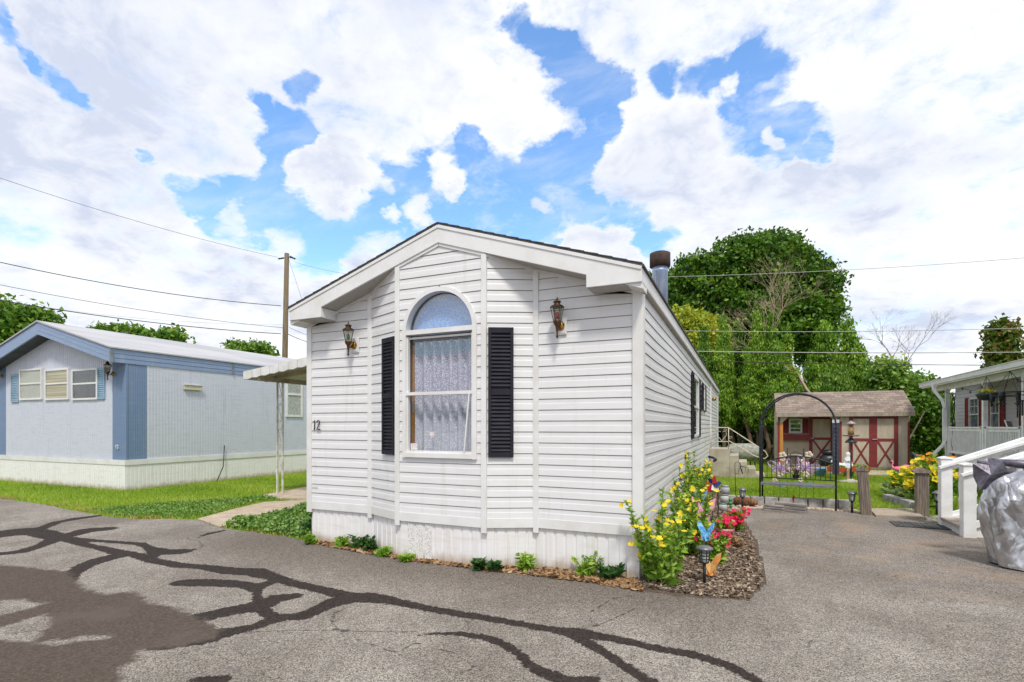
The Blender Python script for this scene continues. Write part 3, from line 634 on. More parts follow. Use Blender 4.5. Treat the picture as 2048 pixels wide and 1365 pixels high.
b = MB(); ring(b, .001, .43, 2.53, WY+.115, WY+.125); b.build('arch_shade', ARCHB, win)
b = MB(); b.prism([(-.14,1.40),(-.11,1.375),(-.08,1.40),(-.08,1.44),(-.14,1.44)], WY+.016, WY+.020); STK = mat('sticker', (.75,.75,.78), (.6,.5,.5), .5, scale=60); b.build('security_sticker', STK, win); b = MB(); b.box(-.39,-.30, WY+.016, WY+.02, 1.235, 1.31); b.build('window_sensor', STK, win)
# shutters
def shutter(par, M4, w_, h_, m=BLACK, pitch=.040, split=True, name='shutter'):
    b = MB(M4); f = .032 if w_ > .25 else .02
    b.box(0, f, -.028, 0, 0, h_); b.box(w_-f, w_, -.028, 0, 0, h_); b.box(f, w_-f, -.027, 0, 0, .05); b.box(f, w_-f, -.027, 0, h_-.06, h_)
    hm = h_*.5
    if split: b.box(f, w_-f, -.027, 0, hm-.03, hm+.03)
    b.box(f, w_-f, -.006, -.001, .05, h_-.06)
    z = .055
    while z < h_-.075:
        if not (split and hm-.055 < z < hm+.03):
            b.add([(f,-.007,z+pitch*.85),(w_-f,-.007,z+pitch*.85),(w_-f,-.024,z+pitch*.2),(f,-.024,z+pitch*.2),(f,-.007,z),(w_-f,-.007,z)], [(0,3,2,1),(3,4,5,2)])
        z += pitch
    return b.build(name, m, par, bev=.003 if w_ > .25 else 0)
aL = math.atan2(-.24, .57); aR = math.atan2(.24, .48)
shutter(H, Matrix.Translation((-1.12+.57*.51, -.24*.51-.018, 1.175)) @ Matrix.Rotation(aL, 4, 'Z'), .265, 1.35)
shutter(H, Matrix.Translation((.55+.48*.09, -.24+.24*.09-.018, 1.175)) @ Matrix.Rotation(aR, 4, 'Z'), .265, 1.36)
# side windows
for y0, y1, z0, z1, c in ((5.72, 7.02, 1.28, 2.52, 0), (8.5, 9.05, 1.9, 2.52, 0)):
    w_ = MB(); X = hw
    w_.box(X-.03, X+.035, y0, y0+.05, z0, z1); w_.box(X-.03, X+.035, y1-.05, y1, z0, z1); w_.box(X-.03, X+.034, y0+.05, y1-.05, z0, z0+.05); w_.box(X-.03, X+.034, y0+.05, y1-.05, z1-.05, z1); w_.box(X-.03, X+.03, y0+.05, y1-.05, (z0+z1)/2-.02, (z0+z1)/2+.02)
    wo = w_.build('window', TRIM, H)
    b = MB(); b.box(X+.0, X+.004, y0+.05, y1-.05, z0+.05, z1-.05); b.build('pane', PANE, wo)
    b = MB(); b.box(X-.10, X-.09, y0-.05, y1+.05, z0-.05, z1+.05); b.build('curtain', mat('sheer_curtain', (.35,.37,.36), (.2,.22,.22), .9, scale=12, stretch=(1,6,1)), wo)
    for ys in (y0-.40, y1+.02): shutter(H, Matrix.Translation((X+.016, ys, z0-.02)) @ Matrix.Rotation(R(90), 4, 'Z'), .36, z1-z0+.05, split=z1-z0 > 1)
# house number, small builder mark
def strokes(name, lst, M4, r, m, par):
    b = MB(M4)
    for l in lst: b.tube([(x, 0, z) for x, z in l], r, 6)
    return b.build(name, m, par)
ONE = [(.0,.082),(.016,.10),(.014,.05),(.010,.0)]
TWO = [(.044,.078),(.052,.095),(.068,.10),(.080,.088),(.078,.066),(.058,.032),(.042,.006),(.060,.008),(.084,.004),(.088,.012)]
strokes('house_number', [ONE, TWO], Matrix.Translation((-2.025, -.028, 1.45)) @ Matrix.Scale(1.25, 4), .0055, METAL_BLACK, H)
for k in range(6): pass
b = MB(); 
for k in range(7): b.box(-2.06+k*.014, -2.052+k*.014, -.0165, -.0155, .700, .716)
b.build('builder_mark', mat('faded_grey_print', (.5,.5,.52), None, .7), H)
# side bits: lamp and meter
b = MB(); b.lathe([(.03,0),(.06,.02),(.07,.09),(.03,.12)], (hw+.07, 12.9, 2.32), 10); b.bar((hw,12.9,2.36),(hw+.06,12.9,2.36),.03); b.build('side_lamp', mat('brass', (.55,.33,.10), (.3,.18,.05), .35, metal=.8), H)
b = MB(); b.tube([(hw+.02,10.9,.62),(hw+.14,10.8,.60),(hw+.22,10.7,.55),(hw+.16,10.9,.50)], .035, 8); b.tube([(hw+.04,11.0,.6),(hw+.05,11.1,.3),(hw+.02,11.1,.02)], .012, 6); b.build('tap', METAL_BLACK, H)
# chimney (fixed to the roof)
cx_, cy_ = 1.50, 5.75
b = MB(); b.lathe([(.155,2.9),(.155,4.62),(.160,4.63),(.160,4.66),(.155,4.67),(.155,4.80)], (cx_,cy_,0), 24); b.bar((cx_-.06,cy_-.157,3.2),(cx_-.06,cy_-.157,4.6),.008,.004)
ch = b.build('chimney', mat('galvanised_flue', (.30,.38,.56), (.50,.55,.66), .38, metal=.55, scale=3, stretch=(3,3,.6)), H)
b = MB(); b.lathe([(.16,4.72),(.205,4.74),(.205,5.00),(.16,5.02),(.0,5.03)], (cx_,cy_,0), 24); b.build('chimney_cap', mat('rusty_cap', (.022,.018,.018), (.075,.035,.022), .8, scale=9, bump=.4, bscale=60), ch)
# lanterns on the white home
BRZ = mat('aged_bronze', (.045,.028,.018), (.14,.075,.03), .45, metal=.7, scale=25)
BRASS = mat('brass_ball', (.55,.30,.05), (.12,.06,.02), .3, metal=.85, scale=30)
LGL = glassmat('lantern_glass', (.80,.80,.74), a=.12)
def lantern(label, loc, bulb, plate=True, rz=0, sc=1.0):
    r = thing('wall_lantern', label, 'lantern', loc, rz, 'carriage lanterns on the home fronts'); r.scale = (sc*.93,)*3
    if plate: b = MB(); b.box(-.07,.07,-.016,0,-.095,.095); b.box(-.055,.055,-.022,-.016,-.08,.08); b.build('mounting_plate', TRIM, r, bev=.012)
    b = MB(); b.lathe([(.0,0),(.045,.0),(.052,.012),(.035,.03),(.012,.036)], (0,0,0), 14); b.v = [(x, -z-.018, y) for x, y, z in b.v]; b.build('back_plate', BRASS, r)
    b = MB(); b.tube([(0,-.05,.0),(0,-.085,-.035),(0,-.12,-.03),(0,-.13,.0)], .011, 8); b.build('arm', BRZ, r)
    y = -.13
    b = MB(); b.lathe([(.002,-.155),(.010,-.145),(.016,-.128),(.009,-.118),(.012,-.09),(.016,-.04),(.024,-.015),(.042,.012),(.046,.03),(.044,.04)], (0,y,0), 12); b.build('base_finial', BRZ, r)
    b = MB()
    for k in range(6):
        a = k*math.pi/3+.2; b.bar((.040*math.cos(a), y+.040*math.sin(a), .035), (.074*math.cos(a), y+.074*math.sin(a), .185), .006)
        a2 = (k+1)*math.pi/3+.2; b.bar((.074*math.cos(a), y+.074*math.sin(a), .185), (.074*math.cos(a2), y+.074*math.sin(a2), .185), .007)
    b.build('cage', BRZ, r)
    b = MB(); n = 6
    lo = [(.039*math.cos(k*math.pi/3+.2), y+.039*math.sin(k*math.pi/3+.2), .036) for k in range(6)]; hi = [(.072*math.cos(k*math.pi/3+.2), y+.072*math.sin(k*math.pi/3+.2), .184) for k in range(6)]
    b.add(lo+hi, [(k, (k+1) % 6, (k+1) % 6+6, k+6) for k in range(6)]); b.build('glass', LGL, r)
    b = MB(); b.lathe([(.078,.186),(.060,.202),(.036,.214),(.032,.236),(.046,.238),(.040,.250),(.014,.262),(.007,.272),(.009,.280),(.001,.30)], (0,y,0), 12); b.build('cap', BRZ, r)
    b = MB(); b.ball((0,y,.095), (.026,.026,.038), 12); b.build('bulb', mat('bulb_'+('green' if bulb[1] > bulb[0] else 'red'), bulb, None, .15, scale=3), r)
    return r
lantern('bronze carriage lantern with a green bulb left of the arched window', (-3.03-1.36, 5.12-.015, 2.50), (.02,.35,.12))
lantern('bronze carriage lantern with a red bulb right of the arched window', (-3.03+1.32, 5.12-.015, 2.53), (.45,.01,.03))
# ================================================================ blue home
BL = siding_mat('pale_blue_sheet', (.55,.58,.665), (.38,.41,.50), .7)
BD = siding_mat('slate_blue_sheet', (.155,.23,.37), (.28,.32,.40), .55)
BF = siding_mat('blue_fascia', (.22,.30,.46), (.40,.45,.56), .5)
SHUTB = mat('dusty_blue_paint', (.20,.33,.46), (.28,.40,.50), .5)
K = thing('mobile_home', 'pale blue ribbed metal home with darker blue corners and a silver roof', 'mobile home', (-16.1, 7.42, 0))
kw2 = 3.0; KL = 18.0; kz = .71; ks = .28; ku = 2.96
ktop = lambda x: ku+ks*(kw2-abs(x))+.02
b = MB()
xl = UU(12, 7.42)+16.1; xr = UU(225, 7.42)+16.1
ribs(b, (xl, 0), (xr, 0), kz, 9, .085, .007, top=lambda s: ktop(xl+s), w=.35)
yl = VV(294, -13.1)-7.42
ribs(b, (kw2, yl), (kw2, KL), kz, ku+.06, .075, .0025, w=.35); ribs(b, (-kw2, KL), (-kw2, 0), kz, ku+.06, .085, .007)
b.build('wall', BL, K)
b = MB(); ribs(b, (-kw2, 0), (xl, 0), kz, 9, .05, .004, top=lambda s: ktop(-kw2+s)); b.build('corner_panel', BD, K); b = MB(); ribs(b, (xr, 0), (kw2, 0), kz, 9, .05, .006, top=lambda s: ktop(xr+s)); ribs(b, (kw2, 0), (kw2, yl), kz, ku+.06, .05, .003)
b.box(kw2-.02, kw2+.012, -.012, .03, kz, ku); b.build('corner_panel', BD, K)
b = MB(); b.box(-kw2-.01, kw2+.03, -.05, -.02, .595, kz+.005); b.box(kw2+.0, kw2+.03, -.02, KL, .595, kz+.005); b.box(-kw2-.03, -kw2, -.02, KL, .595, kz+.005); b.build('base_trim', TRIM, K)
b = MB(); ribs(b, (-kw2, -.03), (kw2+.01, -.03), -.02, .60, .09, .008, w=.2); ribs(b, (kw2+.01, -.03), (kw2+.01, KL), -.02, .60, .09, .003, w=.2); ribs(b, (-kw2, KL), (-kw2, 0), -.02, .60, .09, .008, w=.2); b.build('skirting', SKIRT, K)
b = MB(); kt = lambda x: ku+.31+ks*(kw2-abs(x)); oh = .34
for j in range(3):                                         # three stepped bands
    a0 = j*.103; a1 = a0+.098; yy = -oh-.006*(2-j)
    for sg in (-1, 1):
        b.prism([(0, kt(0)-.31+a0), (0, kt(0)-.31+a1), (sg*(kw2+.02), ku+a1), (sg*(kw2+.02), ku+a0)], yy, -oh+.03)
        X = kw2+.02+.006*(j); b.box(min(sg*X, sg*(X-.03)), max(sg*X, sg*(X-.03)), -oh+.03, KL, ku+a0, ku+a1)
b.build('fascia', BF, K)
b = MB(); b.box(kw2+.0, kw2+.045, -oh-.02, -oh+.05, ku-.02, ku+.31)
JM = mat('old_joint', (.22,.27,.32), (.15,.16,.15), .6); b.build('fascia_joint', JM, K); b = MB(); yj = VV(463, -13.1)-7.42; b.box(kw2+.02, kw2+.045, yj, yj+.05, ku, ku+.30); b.build('fascia_joint', JM, K)
b = MB()
for sg in (-1, 1): b.prism([(0, kt(0)-.312), (0, kt(0)-.30), (sg*kw2, ku+.01), (sg*kw2, ku-.002)], -oh+.03, .0)
b.build('soffit', mat('dark_soffit', (.07,.08,.11), (.05,.05,.07), .8), K)
ROOFM = mat('silver_coat_roof', (.47,.47,.49), (.38,.38,.40), .75, scale=1.2, stretch=(1,.35,1), bump=.4, bscale=5)
b = MB()
for sg in (-1, 1): b.prism([(0, kt(0)+.0), (0, kt(0)+.035), (sg*(kw2+.06), ku+.345), (sg*(kw2+.06), ku+.312)], -oh-.03, KL+.2)
b.build('roof', ROOFM, K)
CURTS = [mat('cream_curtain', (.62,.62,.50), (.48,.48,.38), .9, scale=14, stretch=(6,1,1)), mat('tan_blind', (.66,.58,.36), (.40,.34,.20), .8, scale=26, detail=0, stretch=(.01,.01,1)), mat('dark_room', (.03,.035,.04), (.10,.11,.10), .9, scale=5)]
for i, (pa, pb) in enumerate(((39, 84), (90, 137), (144, 195))):
    x0 = UU(pa, 7.39)+16.1; x1 = UU(pb, 7.39)+16.1; z0 = ZZ(801, x0-16.1, 7.39); z1 = ZZ(738, (x0+x1)/2-16.1, 7.39); y = -.045
    w_ = MB(); f = .045
    w_.box(x0, x0+f, y, .0, z0, z1); w_.box(x1-f, x1, y, .0, z0, z1); w_.box(x0+f, x1-f, y+.002, .0, z0, z0+f); w_.box(x0+f, x1-f, y+.002, .0, z1-f, z1); zm = (z0+z1)/2+.02; w_.box(x0+f, x1-f, y+.004, -.0, zm-.02, zm+.02)
    wo = w_.build('window', TRIM, K)
    b = MB(); b.box(x0+f, x1-f, -.026, -.022, z0+f, z1-f); b.build('pane', PANE_DIM if i == 2 else PANE, wo)
    b = MB(); b.box(x0+f, x1-f, -.018, -.012, z0+f, z1-f); b.build('curtain' if i != 1 else 'blind', CURTS[i], wo)  # third window: no curtain, a dark sheet painted as the unlit room
for pa in (22, 195):
    x0 = UU(pa, 7.39)+16.1; shutter(K, Matrix.Translation((x0, -.012, z0)), UU(pa+14, 7.39)-UU(pa, 7.39), z1-z0, SHUTB, .045, False)
yw = VV(383, -13.1)-7.42; zc = ZZ(776, -13.1, yw+7.42)
b = MB(); b.box(kw2, kw2+.07, yw-.22, yw+.24, zc-.06, zc+.07); b.box(kw2+.07, kw2+.09, yw-.25, yw+.27, zc+.05, zc+.075); b.build('exhaust_vent', mat('cream_metal', (.62,.58,.45), (.5,.46,.36), .6), K, bev=.006)
ya, yb = VV(571, -13.1)-7.42, VV(604, -13.1)-7.42; z0, z1 = ZZ(834, -13.1, ya+7.42), ZZ(742, -13.1, ya+7.42)
w_ = MB(); w_.box(kw2, kw2+.04, ya, ya+.07, z0, z1); w_.box(kw2, kw2+.04, yb-.07, yb, z0, z1); w_.box(kw2, kw2+.038, ya+.07, yb-.07, z0, z0+.06); w_.box(kw2, kw2+.038, ya+.07, yb-.07, z1-.06, z1); w_.box(kw2, kw2+.034, ya+.07, yb-.07, (z0+z1)/2-.03, (z0+z1)/2+.03)
wo = w_.build('window', TRIM, K); b = MB(); b.box(kw2+.018, kw2+.022, ya+.07, yb-.07, z0+.06, z1-.06); b.build('pane', PANE, wo)
b = MB(); b.box(kw2+.01, kw2+.014, ya+.07, yb-.07, z0+.06, z1-.06); b.build('curtain', mat('lace_side_curtain', (.75,.75,.66), (.4,.4,.36), .9, scale=10, stretch=(1,5,1)), wo)
THREE = [(.0,.095),(.03,.1),(.045,.085),(.04,.062),(.02,.053),(.045,.045),(.05,.02),(.03,.0),(.0,.006)]
ux = UU(231, 7.40)+16.1
strokes('house_number', [[(0,.08),(.02,.1),(.02,0)], [(x+.055, z) for x, z in THREE]], Matrix.Translation((ux, -.02, ZZ(899, ux-16.1, 7.40))), .008, mat('white_number', (.8,.8,.8), None, .5), K)
lantern('brass carriage lantern at the right corner of the blue home front', (UU(228, 7.40), 7.40, ZZ(748, UU(228, 7.40), 7.40)), (.30,.28,.2), False, 0, 1.12)
lantern('brass carriage lantern at the left edge of the blue home front', (UU(6, 7.40), 7.40, ZZ(753, UU(6, 7.40), 7.40)), (.30,.28,.2), False, 0, 1.12)
b = MB(); p0 = G(427, 964); p1 = Vector((-13.04, VV(449, -13.04), 0)); p1.z = ZZ(891, p1.x, p1.y); p0.x = -12.95
b.tube([p0, p0.lerp(p1, .4)+Vector((0,.10,0)), p1], .013, 6); tag(b.build('cable', METAL_BLACK), 'thin black cable leaning on the blue home skirting', 'cable')
# ================================================================ awning beside the white home
AWM = mat('awning_sheet', (.68,.68,.67), (.50,.48,.44), .5, scale=3, stretch=(1,4,1))
A = thing('awning', 'white scalloped metal awning over the walk beside the white home', 'awning', (-5.2, 7.6, 0))
u1 = -9.45+5.2; zi, zo = 3.10, 2.60; LA = 5.2
dz = (zo-zi)/u1; za = lambda x: zi+(zo-zi)*(x/u1)
b = MB(); b.prism([(0, zi-.03), (0, zi), (u1, zo), (u1, zo-.03)], .01, LA)
k = 0
while k*.3 < LA: b.prism([(0, zi), (0, zi+.03), (u1, zo+.03), (u1, zo)], k*.3+.01, k*.3+.04); k += 1
b.build('canopy', AWM, A)
b = MB(); n = 17
for i in range(n):
    xa = u1*i/n; xb = u1*(i+1)/n-.012*(-1)
    b.prism([(xa, za(xa)+.035), (xb, za(xb)+.035), (xb, za(xb)-.125), ((xa+xb)/2, za((xa+xb)/2)-.145), (xa, za(xa)-.125)], -.012, .004)
b.box(u1-.012, u1, .0, LA, zo-.13, zo+.03)
b.build('valance', mat('awning_white', (.74,.74,.75), (.62,.61,.58), .45, scale=4), A)
b = MB()
for y in (.5, 2.4, 4.6): b.bar((0, y, zi-.10), (u1+.05, y, zo-.10), .06, .09)
b.box(u1+.35, u1+.41, .05, LA-.1, zo-.16, zo-.07); b.box(u1*.45, u1*.45+.06, .05, LA-.1, za(u1*.45)-.16, za(u1*.45)-.07)
b.build('beam', mat('old_beam', (.40,.34,.27), (.28,.23,.17), .8, stretch=(1,1,1)), A)
pb = G(560, 989); SCR = mat('scroll_iron', (.60,.60,.58), (.30,.25,.2), .6, scale=20)
def scroll(b, cx, cz, r, sgn, y, rot=0, th=.006):
    pts = [(cx+sgn*r*(1-k/16)*math.cos(k*.52+rot), y, cz+r*(1-k/16)*math.sin(k*.52+rot)) for k in range(14)]; b.tube(pts, th, 5)
for off in (0.0, 2.45):
    px_, py_ = pb.x+5.2, pb.y-7.6+off; zt = za(px_)-.15
    b = MB(); b.box(px_-.095, px_-.065, py_-.017, py_+.017, .02, zt); b.box(px_+.065, px_+.095, py_-.017, py_+.017, .02, zt)
    po = b.build('post', mat('post_white', (.70,.70,.66), (.50,.47,.40), .5, scale=8), A)
    b = MB()
    for j in range(4):
        zb = .45+j*.55
        b.tube([(px_-.05, py_, zb+.42), (px_-.02, py_, zb+.30), (px_+.04, py_, zb+.12), (px_+.045, py_, zb+.05)], .006, 5); scroll(b, px_+.018, zb+.44, .045, 1, py_, 2.6); scroll(b, px_-.015, zb+.05, .045, -1, py_, -.5)
    b.build('scrollwork', SCR, po)
# ================================================================ neighbour home and porch on the right
GREYV = siding_mat('grey_vinyl', (.58,.58,.63), (.48,.48,.50), .3)
REDP = mat('barn_red', (.24,.028,.03), (.18,.025,.026), .6, scale=6)
Nn = thing('mobile_home', 'grey sided home with red shutters behind the white porch', 'mobile home', (7.0, 23.4, 0))
b = MB(); wins = [(VV(1960, 7), VV(1940, 7)), (VV(2002, 7), VV(1983, 7)), (VV(2048, 7)-.6, VV(2046, 7)-.2)]; zq0, zq1 = 1.33, 2.42
siding(b, (0, 0), (0, -18), .5, 2.95, expo=.13, holes=[]) if False else None
hl = [(23.4-w1, 23.4-w0, zq0, zq1) for w0, w1 in wins]
siding(b, (0, 0), (0, -18), .5, 2.95, expo=.125, holes=hl) if False else None
# outside of this wall is -u: walk from far end (v=23.4) towards the camera
siding(b, (0, 0), (0, -18), .5, 2.95, expo=.125, holes=hl, lip=.013)
b.box(.01, 4.3, -.02, 0, .1, 2.95); b.build('siding', [GREYV, GROOVE], Nn)
b = MB(); b.prism([(-.25,2.93),(-.25,3.08),(2.15,3.75),(4.55,3.08),(4.55,2.93),(2.15,3.60)], -18, .25); b.build('roof', SHINGLE, Nn)
b = MB(); b.box(-.03, .03, -.02, .06, .3, 2.95); b.build('corner_trim', TRIM, Nn)
for w0, w1 in wins:
    a0, a1 = w0-23.4, w1-23.4; w_ = MB(); f = .06
    w_.box(-.04, .02, a0, a0+f, zq0, zq1); w_.box(-.04, .02, a1-f, a1, zq0, zq1); w_.box(-.038, .02, a0+f, a1-f, 1.35, 1.41); w_.box(-.038, .02, a0+f, a1-f, 2.39, 2.45); w_.box(-.036, .02, a0+f, a1-f, 1.87, 1.91)
    w_.box(-.02, .01, (a0+a1)/2-.01, (a0+a1)/2+.01, 1.91, 2.39); w_.box(-.02, .01, a0+f, a1-f, 2.14, 2.16)
    wo = w_.build('window', TRIM, Nn); q = MB(); q.box(-.012, -.008, a0+f, a1-f, 1.41, 2.39); q.build('pane', PANE, wo)
    q = MB(); q.box(.02, .03, a0+f, a1-f, 1.41, 2.39); q.build('curtain', mat('grey_screen', (.22,.24,.28), (.14,.16,.20), .9), wo)
    for s0 in (a0-.33, a1+.02): shutter(Nn, Matrix.Translation((-.014, s0+.31, 1.36)) @ Matrix.Rotation(R(-90), 4, 'Z'), .31, 1.1, REDP, .05)
PW = mat('porch_white', (.86,.87,.88), (.76,.76,.75), .45, scale=5)
Pp = thing('porch', 'white covered porch with railings on the grey home', 'porch', (5.75, 15, 0))
b = MB(); b.box(0, 1.22, -5, 5.3, .52, .60); b.box(-.02, 0, -5, 5.3, .40, .61); b.build('deck', mat('deck_grey', (.45,.44,.42), (.35,.34,.32), .8), Pp)
b = MB(); ribs(b, (.01, 5.3), (.01, -5), 0, .40, .12, .008); b.build('deck_skirt', PW, Pp)
b = MB(); ev = 21.3-15
b.prism([(-.32, 2.74), (-.32, 2.92), (-.30, 2.93), (1.4, 3.18), (1.4, 3.02), (-.2, 2.80)], -9, ev); b.build('roof', PW, Pp)
b = MB(); b.box(-.37, -.32, -9, ev+.03, 2.78, 2.90); b.box(-.39, -.32, -9, ev+.03, 2.90, 2.915); b.build('gutter', TRIM, Pp)
b = MB(); b.prism([(-.2, 2.79), (-.2, 2.80), (1.24, 3.01), (1.24, 2.98)], -9, ev-.02); b.build('ceiling', mat('porch_ceiling', (.55,.52,.44), (.42,.40,.33), .8), Pp)
b = MB(); b.box(-.05, .05, -9, ev-.1, 2.62, 2.78); b.build('beam', PW, Pp)
pv = [20.0, 17.3, 15.2, 12.9]
for v in pv: b = MB(); b.box(-.05, .05, v-15-.05, v-15+.05, .6, 2.62); b.build('post', PW, Pp)
for (va, vb) in ((19.9, 17.4), (17.2, 15.3), (15.1, 13.0)):
    b = MB(); y0, y1 = vb-15, va-15
    b.box(-.045, .045, y0, y1, 1.44, 1.485); b.box(-.02, .02, y0, y1, 1.36, 1.43); b.box(-.02, .02, y0, y1, .70, .76)
    y = y0+.06
    while y < y1-.03: b.box(-.014, .014, y-.014, y+.014, .76, 1.36); y += .085
    b.box(-.045, .045, y1-.10, y1-.01, .6, 1.50); b.box(-.045, .045, y0+.01, y0+.09, .6, 1.50)
    b.build('railing', PW, Pp)
b = MB(); yd = 19.88-15
pts = [(-.34, yd+.10, 2.78), (-.33, yd+.08, 2.60), (-.16, yd+.02, 2.30), (-.10, yd, 2.05), (-.10, yd, 1.05), (-.14, yd+.02, .92), (-.34, yd+.15, .62)]
for p_, q_ in zip(pts, pts[1:]): b.bar(p_, q_, .10, .08)
b.build('downspout', PW, Pp)
b = MB()
for k in range(3): b.tube([(.02+.03*math.sin(z*5+k*2), yd-.30+.05*math.sin(z*7+k), z) for z in np.arange(.6, 2.6, .1)], .012, 5)
b.build('cable_bundle', METAL_BLACK, Pp)
# string lights
b = MB(); pts = []
for i in range(5):
    a, c = 20.0-15-i*1.5, 20.0-15-(i+1)*1.5; pts += [(-.10, a+(c-a)*t_, 2.60-.14*math.sin(math.pi*t_)) for t_ in np.linspace(0, 1, 9)]
b.tube(pts, .006, 4); 
for i in range(0, len(pts), 4): p_ = pts[i]; b.lathe([(.012,0),(.022,-.03),(.028,-.06),(.0,-.09)], p_, 8, 1)
tag(b.build('string_lights', [METAL_BLACK, mat('smoked_bulb', (.30,.14,.12), (.1,.08,.08), .2)], loc=(5.75, 15, 0)), 'black cord of small bulbs strung under the porch roof', 'string lights')
# hanging basket
HB = thing('hanging_planter', 'black oval hanging basket of yellow pansies under the porch roof', 'planter', (5.55, 16.6, 2.14))
b = MB(); b.lathe([(.06,.0),(.16,.03),(.20,.12),(.215,.16),(.19,.165)], (0,0,0), 18); b.build('basket', mat('black_plastic', (.02,.025,.04), None, .5), HB)
b = MB(); [b.tube([(.2*math.cos(a), .2*math.sin(a), .16), (0, 0, .60)], .005, 4) for a in (0, 2.1, 4.2)]; b.build('hanger', METAL_BLACK, HB)
LEAFG = leafmat('garden_leaves', [(.09,.21,.02),(.20,.38,.03),(.32,.52,.06),(.46,.60,.14)], .3)
LEAFD = leafmat('dark_garden_leaves', [(.015,.06,.015),(.04,.12,.025),(.08,.19,.035)], .25)
PET_Y = leafmat('yellow_petals', [(.85,.55,.0),(.92,.74,.02),(.95,.86,.18)], .35)
PET_P = leafmat('crimson_petals', [(.55,.0,.05),(.80,.015,.10),(.90,.06,.20)], .3)
PET_O = leafmat('orange_petals', [(.85,.25,.02),(.90,.45,.03)], .3)
FLM = {}
def flower(par, p, size, m, name='flower'):               # one bloom of five folded petals; blooms of a kind share four meshes
    k_ = (m.name, round(size, 3), random.randint(0, 3))
    if k_ not in FLM:
        b = MB()
        for i in range(5):
            a = i*1.2566+random.uniform(-.2, .2); c, s = math.cos(a), math.sin(a); L_ = size*random.uniform(.55, .7); w_ = size*.30
            b.add([(0,0,0), (c*L_*.6-s*w_, s*L_*.6+c*w_, L_*.35), (c*L_, s*L_, L_*.30), (c*L_*.6+s*w_, s*L_*.6-c*w_, L_*.30)], [(0,1,2,3)])
        o = b.build(name, m, par); at_ = o.data.attributes.new('var', 'FLOAT', 'POINT'); at_.data.foreach_set('value', [random.random() for _ in o.data.vertices]); FLM[k_] = o.data
    else: o = bpy.data.objects.new(name, FLM[k_]); COL.objects.link(o); o.parent = par
    o.location = tuple(p); o.rotation_euler = (random.uniform(.1, 1.25), random.uniform(-.5, .5), random.uniform(-1.2, 1.6)); return o
def blob(n, c, r): 
    p = rng.normal(size=(n, 3)); p /= np.linalg.norm(p, axis=1)[:, None]; return np.array(c)+p*np.array(r)*(rng.random(n)[:, None]**.4)
[flower(HB, p_, .075, PET_Y) for p_ in blob(16, (0,0,.23), (.18,.18,.05))]; scatter('leaves', blob(140, (0,0,.18), (.19,.19,.07)), .05, LEAFG, HB)
# black iron candle chandelier
CH_ = thing('chandelier', 'black iron hanging candle chandelier of hoops under the porch roof', 'chandelier', (5.55, 15.35, 1.97))
b = MB()
for rr, zz_ in ((.33, .30), (.33, .22)): b.tube([(rr*math.cos(a), rr*math.sin(a), zz_) for a in np.linspace(0, 6.283, 25)], .010, 5, cap=False)
for k in range(8):
    a = k*math.pi/4; x, y = .33*math.cos(a), .33*math.sin(a); b.tube([(x, y, .30), (x*1.1, y*1.1, .1), (x*.9, y*.9, .0), (x*.6, y*.6, .05)], .008, 5)
    b.lathe([(.045,.10),(.06,.24),(.05,.30)], (x, y, 0), 8) if k % 2 else b.tube([(x,y,.28),(x,y,-.02)], .02, 6)
b.build('frame', METAL_BLACK, CH_)
b = MB(); [b.tube([(.33*math.cos(a), .33*math.sin(a), .30), (0, 0, .78)], .006, 4) for a in (0, 1.57, 3.14, 4.71)]; b.build('chain', METAL_BLACK, CH_)
b = MB(); [b.tube([(x_, 0, 0), (x_, 0, -.30-.1*abs(x_)*10)], .014, 6) for x_ in (-.06, -.02, .02, .06)]; b.tube([(0,0,.02),(0,0,.5)], .003, 4); b.lathe([(.08,0),(.08,.02)], (0,0,0), 10)
tag(b.build('wind_chime', METAL_BLACK, loc=(5.55, 14.85, 2.05)), 'dark metal tube wind chime hanging beside the near porch post', 'wind chime')
def patio_chair(label, loc, rz, fab, frame):
    r = thing('patio_chair', label, 'chair', loc, rz, 'patio chairs')
    b = MB(); b.box(-.24,.24,-.22,.24,.40,.43); b.build('seat', fab, r)
    b = MB(Matrix.Translation((0,.24,.42)) @ Matrix.Rotation(R(-14), 4, 'X')); b.box(-.24,.24,-.012,.012,0,.62); b.build('backrest', fab, r)
    for sg in (-1, 1):
        b = MB(); b.tube([(sg*.27,-.30,0),(sg*.27,-.27,.55),(sg*.27,-.22,.62),(sg*.27,.12,.64),(sg*.27,.26,.60)], .014, 8); b.build('arm_frame', frame, r)
        b = MB(); b.tube([(sg*.26,.34,0),(sg*.26,.22,.42),(sg*.26,.40,1.05)], .014, 8); b.build('rear_leg', frame, r)
    return r
WT = mat('white_tube', (.8,.8,.8), None, .3); FABG = mat('grey_sling', (.36,.33,.29), (.30,.27,.24), .9, scale=60); FABD = mat('dark_sling', (.10,.085,.07), (.06,.05,.045), .9, scale=50)
patio_chair('white tubular patio chair on the porch, nearer the far post', (6.15, 16.0, .60), R(60), FABG, WT)
patio_chair('tan patio chair with dark throw on the porch near the front post', (6.15, 15.0, .60), R(100), FABD, WT)
